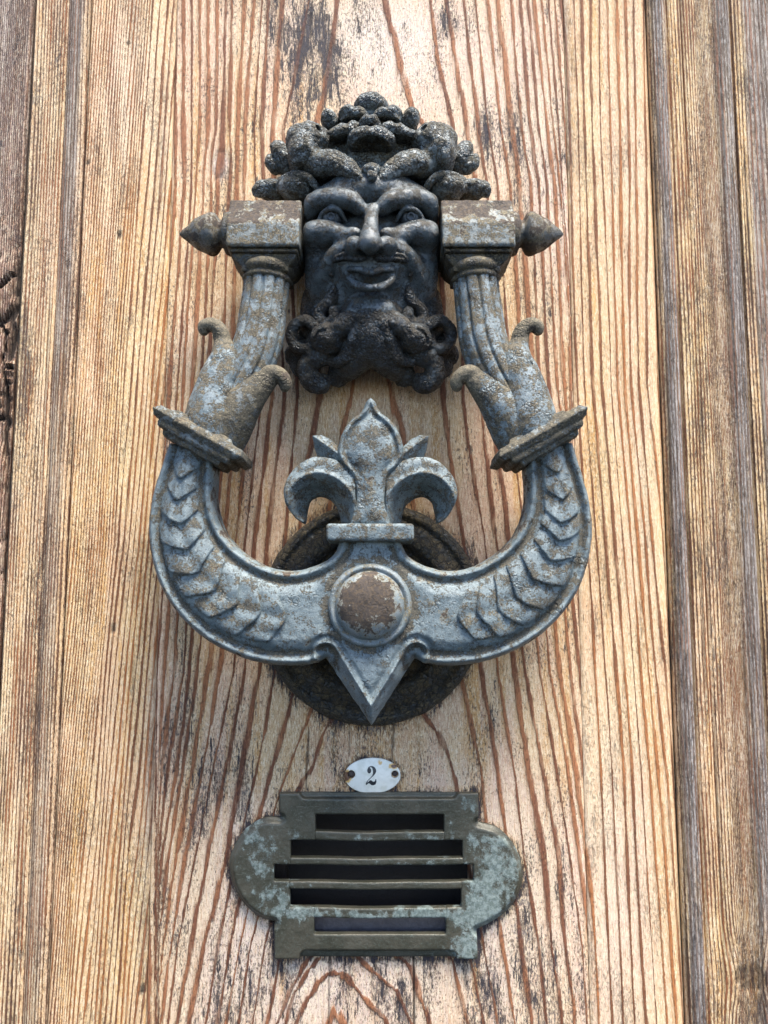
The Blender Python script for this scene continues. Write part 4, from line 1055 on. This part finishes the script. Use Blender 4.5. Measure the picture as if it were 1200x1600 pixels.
# ---- the ring itself
HR = 30.0
LO = [(262, 690), (252, 722), (242, 752), (234, 785), (230, 820), (232, 855), (238, 885), (253, 925), (280, 964), (319, 999), (368, 1025), (415, 1038), (460, 1041), (490, 1038), (508, 1030)]
LI = [(337, 700), (334, 740), (333, 784), (346, 826), (370, 856), (406, 880), (436, 890), (470, 890), (505, 878), (524, 862), (530, 845)]
def tl(pts, h, side, n=None):
    q = [pt(u, v, h, side) for u, v in pts]; q = np.array([(a[0], a[2]) for a in q])
    if n: q = spline(q, n)
    return [tuple(a) for a in q]
outL = tl(LO, HR, -1, 60); outR = tl(LO, HR, 1, 60); inL = tl(LI, HR, -1, 50); inR = tl(LI, HR, 1, 50)
dia = [PXZ(510, 1022, HR), PXZ(580, 1137, HR), PXZ(650, 1022, HR)]
ringpoly = outL + [dia[1]] + outR[::-1] + inR + [PXZ(628, 835, HR), PXZ(532, 835, HR)] + inL[::-1]
allp = np.array(ringpoly)
CB = PXZ(578, 945, 33)
def ring_e(X, Z):
    eo = np.minimum(seg_dist(X, Z, outL), seg_dist(X, Z, outR)); ei = np.minimum(seg_dist(X, Z, inL), seg_dist(X, Z, inR))
    return eo, ei
def ring_H(X, Z, d2):
    eo, ei = ring_e(X, Z)
    def rim(e, w): return np.exp(-((e - w) / 1.35) ** 2) * 1.5 - .9 * np.exp(-((e - w - 2.6) / 1.1) ** 2)
    r = np.hypot(X - CB[0], Z - CB[1])
    far = sstep(14, 24, r)
    low = Z < (CB[1] - 10.5)
    dd = np.minimum(seg_dist(X, Z, [dia[0], dia[1], dia[2]]), 9)
    H = 30.6 + np.maximum(rim(eo, 1.7), -1) * np.maximum(far, .35) * (1 - .0) + np.maximum(rim(ei, 1.5), -1)
    m = np.minimum(eo, ei)
    H = H + 2.1 * sstep(3.4, 9.5, m) * far + 1.2 * (1 - far)
    # diamond: a flat face inside a bevelled border
    H = H - 3.6 * (1 - np.clip(dd / 3.9, 0, 1)) * sstep(9, 12, r) + .9 * np.exp(-((dd - 4.1) / .7) ** 2) * sstep(11, 14, r) - .8 * np.exp(-((dd - 5.8) / .9) ** 2) * sstep(11, 14, r)
    return H
ring = relief('ring', (allp[:, 0].min() - 2, 10, allp[:, 1].min() - 2), (allp[:, 0].max() + 2, 36, allp[:, 1].max() + 2), .42,
              lambda X, Z: poly_sd(X, Z, ringpoly), ring_H, lambda X, Z, d: 15.5 + 2.5 * (1 - sstep(-5, 0, d)) * 0, M_RING, K, k=4.5, disp=.13, kb=5.0)
# laurel leaves down each arm
def leaf_row(side, first=690):
    o_ = np.array(outL if side < 0 else outR); i_ = np.array(inL if side < 0 else inR)
    n = 200
    def res(q):
        d = np.r_[0, np.cumsum(np.linalg.norm(np.diff(q, axis=0), axis=1))]; t = np.linspace(0, d[-1], n)
        return np.stack([np.interp(t, d, q[:, 0]), np.interp(t, d, q[:, 1])], 1)
    o2, i2 = res(o_), res(i_)
    # pair by the middle of the arm
    mid = (o2 + i2) / 2
    d = np.r_[0, np.cumsum(np.linalg.norm(np.diff(mid, axis=0), axis=1))]
    T = np.gradient(mid, axis=0); T /= np.linalg.norm(T, axis=1)[:, None]
    Nn = np.stack([T[:, 1], -T[:, 0]], 1)
    hw = np.minimum(seg_dist(mid[:, 0], mid[:, 1], [tuple(a) for a in o_]), seg_dist(mid[:, 0], mid[:, 1], [tuple(a) for a in i_])) - 3.4
    end = d[-1] * .80; cnt = 9 if side < 0 else 10
    start = 1.5; step = (end - start) / cnt
    for k in range(cnt):
        s0 = start + k * step + rng.uniform(-.6, .6); ln = step * rng.uniform(1.15, 1.4); sk = step * .62
        na, nw = 12, 21
        Vv = []; 
        lift = rng.uniform(1.5, 2.1); wfac = rng.uniform(.74, .92); skw = rng.uniform(-.12, .12); seedl = rng.uniform(0, 99)
        for ia in range(na + 1):
            a = ia / na
            for iw in range(nw):
                w = -1 + 2 * iw / (nw - 1)
                sft = sk * (1 - abs(w - skw * (1 - w * w)) ** 1.15)
                s_ = s0 + (ln - sk * .0) * a - sk * .9 + sft * (.35 + .65 * a)
                s_ = min(max(s_, 0.2), d[-1] - .2)
                cxz = np.array([np.interp(s_, d, mid[:, 0]), np.interp(s_, d, mid[:, 1])])
                nn = np.array([np.interp(s_, d, Nn[:, 0]), np.interp(s_, d, Nn[:, 1])]); h_ = float(np.interp(s_, d, hw))
                q = cxz + nn * w * h_ * wfac * (.93 + .07 * sin(a * 3))
                top = -.35 + (a ** 1.2) * 1.05 * lift * (1 - .35 * abs(w) ** 2) - .40 * math.exp(-(w / .10) ** 2) * (1 - a * .6) + .3 * sin(abs(w) * 11 - a * 3) * a * .6 - .45 * math.exp(-((a - .96) / .08) ** 2) * (.5 + .5 * sin(w * 9 + seedl))
                Vv.append((q[0], top, q[1]))
        Vv = np.array(Vv); m0 = len(Vv)
        base = ring_H(Vv[:, 0], Vv[:, 2], None)
        top = Vv.copy(); top[:, 1] += base
        bot = Vv.copy(); bot[:, 1] = base - 1.2
        VV = np.concatenate([top, bot]); ii = np.arange(m0).reshape(na + 1, nw)
        Q = [np.stack([ii[:-1, :-1], ii[1:, :-1], ii[1:, 1:], ii[:-1, 1:]], -1).reshape(-1, 4)]
        Q.append(Q[0][:, ::-1] + m0)
        for e in (ii[0, :], ii[-1, :][::-1], ii[:, 0][::-1], ii[:, -1]):
            Q.append(np.stack([e[:-1], e[1:], e[1:] + m0, e[:-1] + m0], 1))
        lf = mesh_np('laurel_leaf', VV, np.concatenate(Q), M_RING, K, displace=.10, dscale=1.2)
        lf.parent = ring; lf.location = (0, 0, 0)
for s in (-1, 1): leaf_row(s)

# ---- boss on the ring
bc = P(578, 946, 32.6)
boss = lathe('boss', bc, 'h', [(-4, 15.0), (-.8, 14.6), (.5, 14.2), (1.3, 13.6), (1.4, 12.9), (.8, 12.4), (.7, 12.0), (1.4, 11.8), (2.6, 11.4), (3.8, 10.5), (4.8, 9.2), (5.6, 7.4), (6.2, 5.2), (6.5, 2.8), (6.6, 0.05)], M_BOSS, K, seg=96, disp=.12)

set_attr(ring, 'grime', lambda x, h, z: 1.3 * np.exp(-((np.minimum(*ring_e(x, z)) - 4.2) / 1.3) ** 2) + 1.2 * np.exp(-((np.hypot(x - CB[0], z - CB[1]) - 15.5) / 1.6) ** 2) - .55)
set_attr(ring, 'wear', lambda x, h, z: .55 * np.exp(-(np.minimum(*ring_e(x, z)) / 1.4) ** 2))
set_attr(boss, 'wear', lambda x, h, z: 1.15 - 1.3 * sstep(6.5, 13.5, np.hypot(x - bc[0] + .5, z - bc[2] - .8)))

# ---- fleur-de-lis
FL = [(580, 621), (572, 626), (565, 641), (548, 655), (536, 672), (528, 695), (527, 712), (536, 730), (549, 744), (556, 775), (552, 800), (546, 822)]
fl = tl(FL[1:], 31, -1, 40); fr_ = tl(FL[1:], 31, 1, 40)
tip = (XA, P(580, 620, 31)[2])
flp = [tip] + fl + fr_[::-1]
def HF(X, Z, d2):
    e = -d2; zz = P(0, 690, 31)[2]
    up = sstep(P(0, 760, 31)[2], P(0, 725, 31)[2], Z)
    H = 31.2 + 1.6 * sstep(0, 9, e) + up * (.9 * np.exp(-((e - 1.3) / .8) ** 2) - .5 * np.exp(-((e - 3.0) / .9) ** 2))
    return H
a_ = np.array(flp)
fleur = relief('fleur_de_lis', (a_[:, 0].min() - 2, 14, a_[:, 1].min() - 2), (a_[:, 0].max() + 2, 37, a_[:, 1].max() + 2), .38, lambda X, Z: poly_sd(X, Z, flp), HF, 18.0, M_RING, K, k=2.2, disp=.12)
PO = [(556, 748), (542, 728), (520, 717), (500, 714), (484, 716), (461, 731), (447, 752), (443, 772), (451, 796), (464, 811), (473, 815)]
PI = [(478, 799), (482, 782), (496, 773), (512, 777), (525, 790), (530, 806), (532, 822)]
for s in (-1, 1):
    po = tl(PO, 29, s, 40); pi_ = tl(PI, 25, s, 30)
    pp = po + pi_ + [tuple(pt(556, 822, 29, s)[i] for i in (0, 2))]
    def HP(X, Z, d2):
        di = seg_dist(X, Z, pi_); do = seg_dist(X, Z, po)
        return 31.4 - 9.5 * (1 - sstep(.0, 6.6, di)) ** 1.0 + .8 * np.exp(-((di - 7.0) / .8) ** 2) - .5 * (1 - sstep(0, 3, do))
    a_ = np.array(pp)
    o = relief('side_petal', (a_[:, 0].min() - 2, 12, a_[:, 1].min() - 2), (a_[:, 0].max() + 2, 36, a_[:, 1].max() + 2), .38, lambda X, Z: poly_sd(X, Z, pp), HP, 16.0, M_RING, K, k=2.0, disp=.12)
    o.parent = fleur; o.location = (0, 0, 0)
    se = tl([(489, 682), (503, 680), (518, 686), (528, 698), (538, 722), (520, 722), (496, 714), (491, 700)], 28, s)
    ce = np.mean(se, 0)
    rdg = [se[0], tuple(pt(536, 716, 28, s)[i] for i in (0, 2))]
    a_ = np.array(se)
    o = relief('sepal', (a_[:, 0].min() - 2, 14, a_[:, 1].min() - 2), (a_[:, 0].max() + 2, 34, a_[:, 1].max() + 2), .34, lambda X, Z: poly_sd(X, Z, se), lambda X, Z, d: 30.4 - .65 * seg_dist(X, Z, rdg), 19.0, M_RING, K, k=1.2, disp=.1)
    o.parent = fleur; o.location = (0, 0, 0)
# band and the neck under it
bz0, bz1 = P(0, 846, 34)[2], P(0, 818, 34)[2]
V = Vol((XA - 18, 14, bz0 - 2), (XA + 18, 40, bz1 + 2), .36)
V.box((XA, 26.5, (bz0 + bz1) / 2), (15.3, 9.0, (bz1 - bz0) / 2), np.eye(3), 1.3)
b_ = part('fleur_band', V, M_RING, K, .1)

# ------------------------------------------------------------------ strike plate
dc = P(581, 957, 3)
SPl = root('strike_plate', 'round blackened iron strike plate on the door behind the knocker ring', 'strike plate', (dc[0] * MM, 0, dc[2] * MM))
lathe('plate', (dc[0], 0.0, dc[2]), 'h', [(-.5, 43.0), (1.5, 42.8), (3.4, 42.0), (4.6, 40.6), (4.9, 39.3), (3.7, 38.2), (4.2, 37.0), (6.4, 34.5), (8.0, 31.8), (8.2, 29.8), (6.4, 28.2), (4.4, 27.4), (3.8, 24.5), (4.6, 20.0), (5.5, 14.5)], M_DISC, SPl, seg=140, disp=.28)
lathe('striking_stud', (dc[0], 0.0, dc[2]), 'h', [(4.0, 14.8), (7.5, 14.4), (11.5, 12.6), (14.0, 9.5), (15.0, 5.5), (15.3, .05)], M_DISC, SPl, seg=80, disp=.15)

# ------------------------------------------------------------------ vent plate
vc = P(590, 1368, 2)
VP = root('letter_vent', 'bronze vent plate with five slots and rounded ends, patched with verdigris', 'vent plate', (vc[0] * MM, 0, vc[2] * MM))
HV = 3.4
vo = [PXZ(u, v, HV * .5) for u, v in VO]
_r = [tuple(a) for a in spline(np.array(vo[2:10]), 40)]; _l = [tuple(a) for a in spline(np.array(vo[12:21]), 44)]
vo = vo[:2] + _r + vo[10:12] + _l
SL = [(493, 694, 1273, 1299), (454, 723, 1313, 1340), (428, 740, 1351, 1377), (453, 721, 1389, 1418), (491, 697, 1434, 1460)]
def rect(u0, u1, v0, v1, h=HV):
    a = PXZ(u0, v0, h); b = PXZ(u1, v1, h); return a[0], b[0], b[1], a[1]
def rsd(X, Z, r):
    qx = np.maximum(r[0] - X, X - r[1]); qz = np.maximum(r[2] - Z, Z - r[3])
    return np.hypot(np.maximum(qx, 0), np.maximum(qz, 0)) + np.minimum(np.maximum(qx, qz), 0)
slr = [rect(*s_) for s_ in SL]
spans = []
for i in range(4):
    u0 = max(SL[i][0], SL[i + 1][0]); u1 = min(SL[i][1], SL[i + 1][1]); spans.append((u0, u1, SL[i][3], SL[i + 1][2]))
spr = [rect(*s_) for s_ in spans]
def d_frame(X, Z):
    d = poly_sd(X, Z, vo)
    for r in slr + [(r[0], r[1], r[2] - .5, r[3] + .5) for r in spr]:
        d = np.maximum(d, -rsd(X, Z, r))
    return d
lobeL = _l; lobeR = _r
topedge = [PXZ(478, 1238, HV), PXZ(706, 1238, HV)]; botedge = [PXZ(478, 1496, HV), PXZ(704, 1496, HV)]
def H_frame(X, Z, d2):
    dl = np.minimum(seg_dist(X, Z, lobeL), seg_dist(X, Z, lobeR))
    H = HV - 1.9 * (1 - sstep(.0, 2.4, dl)) 
    H = H - 2.0 * (1 - sstep(1.9, 2.6, np.minimum(seg_dist(X, Z, topedge), seg_dist(X, Z, botedge))))
    # the slight sag of the old casting between the rows
    return H + .12 * vnoise(np.stack([X.ravel() * .1, X.ravel() * 0, Z.ravel() * .1], 1)).reshape(X.shape)
a_ = np.array(vo)
fr = relief('vent_frame', (a_[:, 0].min() - 1.5, -1.2, a_[:, 1].min() - 1.5), (a_[:, 0].max() + 1.5, 5.5, a_[:, 1].max() + 1.5), .36, d_frame, H_frame, 0.05, M_BRONZE, VP, k=.5, disp=.05)
def verdi(o):
    me = o.data; n = len(me.vertices); co = np.zeros(n * 3, np.float32); me.vertices.foreach_get('co', co); co = co.reshape(-1, 3) * 1000
    x, z = co[:, 0], co[:, 2]
    g = (blob(x, z, 775, 1345, 46, 62, .8) + blob(x, z, 755, 1420, 30, 40, .9) + blob(x, z, 725, 1480, 25, 25, .9) + blob(x, z, 450, 1405, 34, 30, .7) + blob(x, z, 560, 1425, 120, 10, .7) + blob(x, z, 690, 1425, 60, 14, .8)
         + blob(x, z, 405, 1330, 30, 60, .6) + blob(x, z, 733, 1250, 18, 14, .7) + blob(x, z, 640, 1305, 90, 10, .45) + blob(x, z, 640, 1345, 120, 9, .35) + blob(x, z, 465, 1298, 20, 20, .3) + .06)
    at = me.attributes.new('verdigris', 'FLOAT', 'POINT'); at.data.foreach_set('value', g.astype(np.float32))
verdi(fr)
for r in spr:
    V = Vol((r[0] - 2, -1.5, r[2] - 1.5), (r[1] + 2, 6, r[3] + 1.5), .33)
    xm = (r[0] + r[1]) / 2; hwid = (r[1] - r[0]) / 2
    def slat(X, H, Z):
        sag = -.35 * (1 - ((X - xm) / hwid) ** 2) + .1 * np.sin(X * .2)
        q0 = np.abs(X - xm) - hwid - .25; q1 = np.abs(H - 1.75) - 1.7; q2 = np.abs(Z - sag - (r[2] + r[3]) / 2) - (r[3] - r[2]) / 2
        return smax(np.maximum(q0, q1), q2, .5)
    V.put(V.lo, V.lo + V.n * V.res, 0, slat, 0)
    verdi(part('slat', V, M_BRONZE, VP, .04))
# the flap standing behind the lower slots
x0, x1 = PXZ(470, 1440, -3)[0], PXZ(716, 1440, -3)[0]
zf0, zf1 = PXZ(0, 1466, -3)[1], PXZ(0, 1426, -3)[1]
V = Vol((x0 - 1, -12, zf0 - 2), (x1 + 1, 1, zf1 + 2), .5)
def flapf(X, H, Z):
    hc = -3.2 - (Z - zf0) * .10
    return smax(np.maximum(np.abs(H - hc) - .7, np.maximum(x0 - X, X - x1)), np.maximum(zf0 - Z, Z - zf1), .4)
V.put(V.lo, V.lo + V.n * V.res, 0, flapf, 0)
part('flap', V, M_FLAP, VP, .12)

# ------------------------------------------------------------------ number plate
pc = P(582, 1212, .8)
NP = root('number_plate', 'small oval white enamel house number plate reading 2, chipped and rusty', 'number plate', (pc[0] * MM, 0, pc[2] * MM))
RX, RZ = 42.5 * .25, 26.3 * .25
holes = [(PXZ(549, 1210, 1.2), 1.45), (PXZ(617, 1210, 1.2), 1.35)]
def d_pl(X, Z):
    tx = X - pc[0]; tz = Z - pc[2]; ct, st_ = cos(.02), sin(.02)
    a = (tx * ct + tz * st_) / RX; b = (-tx * st_ + tz * ct) / RZ
    q = np.sqrt(a * a + b * b); d = (q - 1) * q / (np.sqrt((a / RX) ** 2 + (b / RZ) ** 2) + 1e-6)
    for c, r in holes: d = np.maximum(d, r - np.hypot(X - c[0], Z - c[1]))
    return d
def Hpl(X, Z, d2):
    q = ((X - pc[0]) / RX) ** 2 + ((Z - pc[2]) / RZ) ** 2
    return 1.0 + .9 * (1 - q)
po_ = relief('enamel_plate', (pc[0] - RX - 1, -.8, pc[2] - RZ - 1), (pc[0] + RX + 1, 3, pc[2] + RZ + 1), .16, d_pl, Hpl, .15, M_ENAMEL, NP, k=.35, disp=.02)
me = po_.data; n_ = len(me.vertices); co = np.zeros(n_ * 3, np.float32); me.vertices.foreach_get('co', co); co = co.reshape(-1, 3) * 1000
g = blob(co[:, 0], co[:, 2], 540, 1214, 7, 12, .9) + blob(co[:, 0], co[:, 2], 615, 1196, 9, 5, .95) + blob(co[:, 0], co[:, 2], 594, 1190, 6, 6, .6) + blob(co[:, 0], co[:, 2], 549, 1210, 9, 9, .5) + blob(co[:, 0], co[:, 2], 617, 1210, 7, 7, .35)
at = me.attributes.new('rust', 'FLOAT', 'POINT'); at.data.foreach_set('value', g.astype(np.float32))
for (c, r), lb in zip(holes, ('nail filling the left hole', 'nail sunk in the right hole')):
    dp = .0 if lb[13] == 't' and 'left' in lb else -.6
    o = lathe('nail', (c[0], 0, c[1]), 'h', [(-1, r * .9), (.5 + dp, r * .9), (.8 + dp, r * .55), (.9 + dp, .05)], M_NAIL, NP, seg=20, disp=.05); o['label'] = lb
D2 = [(515, 300), (530, 272), (565, 257), (605, 257), (640, 277), (662, 310), (667, 350), (652, 388), (618, 430), (570, 472), (525, 515), (500, 560), (530, 535), (552, 512), (574, 507), (600, 530), (628, 538), (648, 520), (655, 490), (668, 488), (672, 540), (655, 585), (615, 603), (580, 598), (552, 572), (525, 565), (492, 596), (478, 595), (482, 560), (510, 515), (560, 465), (595, 425), (607, 390), (608, 340), (598, 298), (582, 280), (562, 275), (548, 284), (566, 300), (577, 322), (577, 350), (566, 376), (543, 388), (520, 380), (506, 358), (505, 325)]
dp = [PXZ(530 + a / 11.54, 1175 + b / 11.54, 1.9) for a, b in D2]
vv = []
for lay in (0.0, 1.0):
    for x, z in dp:
        q = ((x - pc[0]) / RX) ** 2 + ((z - pc[2]) / RZ) ** 2
        vv.append((x, 1.0 + .9 * (1 - q) + (.05 if lay else -.25), z))
nd = len(dp)
fs = [tuple(range(nd, 2 * nd))] + [(i, (i + 1) % nd, (i + 1) % nd + nd, i + nd) for i in range(nd)]
o = mesh_np('digit', vv, fs, M_BLACKPAINT, NP, smooth=False); o['label'] = 'black serif figure 2'
import bmesh
b = bmesh.new(); b.from_mesh(o.data); bmesh.ops.triangulate(b, faces=[f for f in b.faces if len(f.verts) > 4]); b.to_mesh(o.data); b.free()

for o in list(bpy.data.objects):
    if '_w' in o: del o['_w']
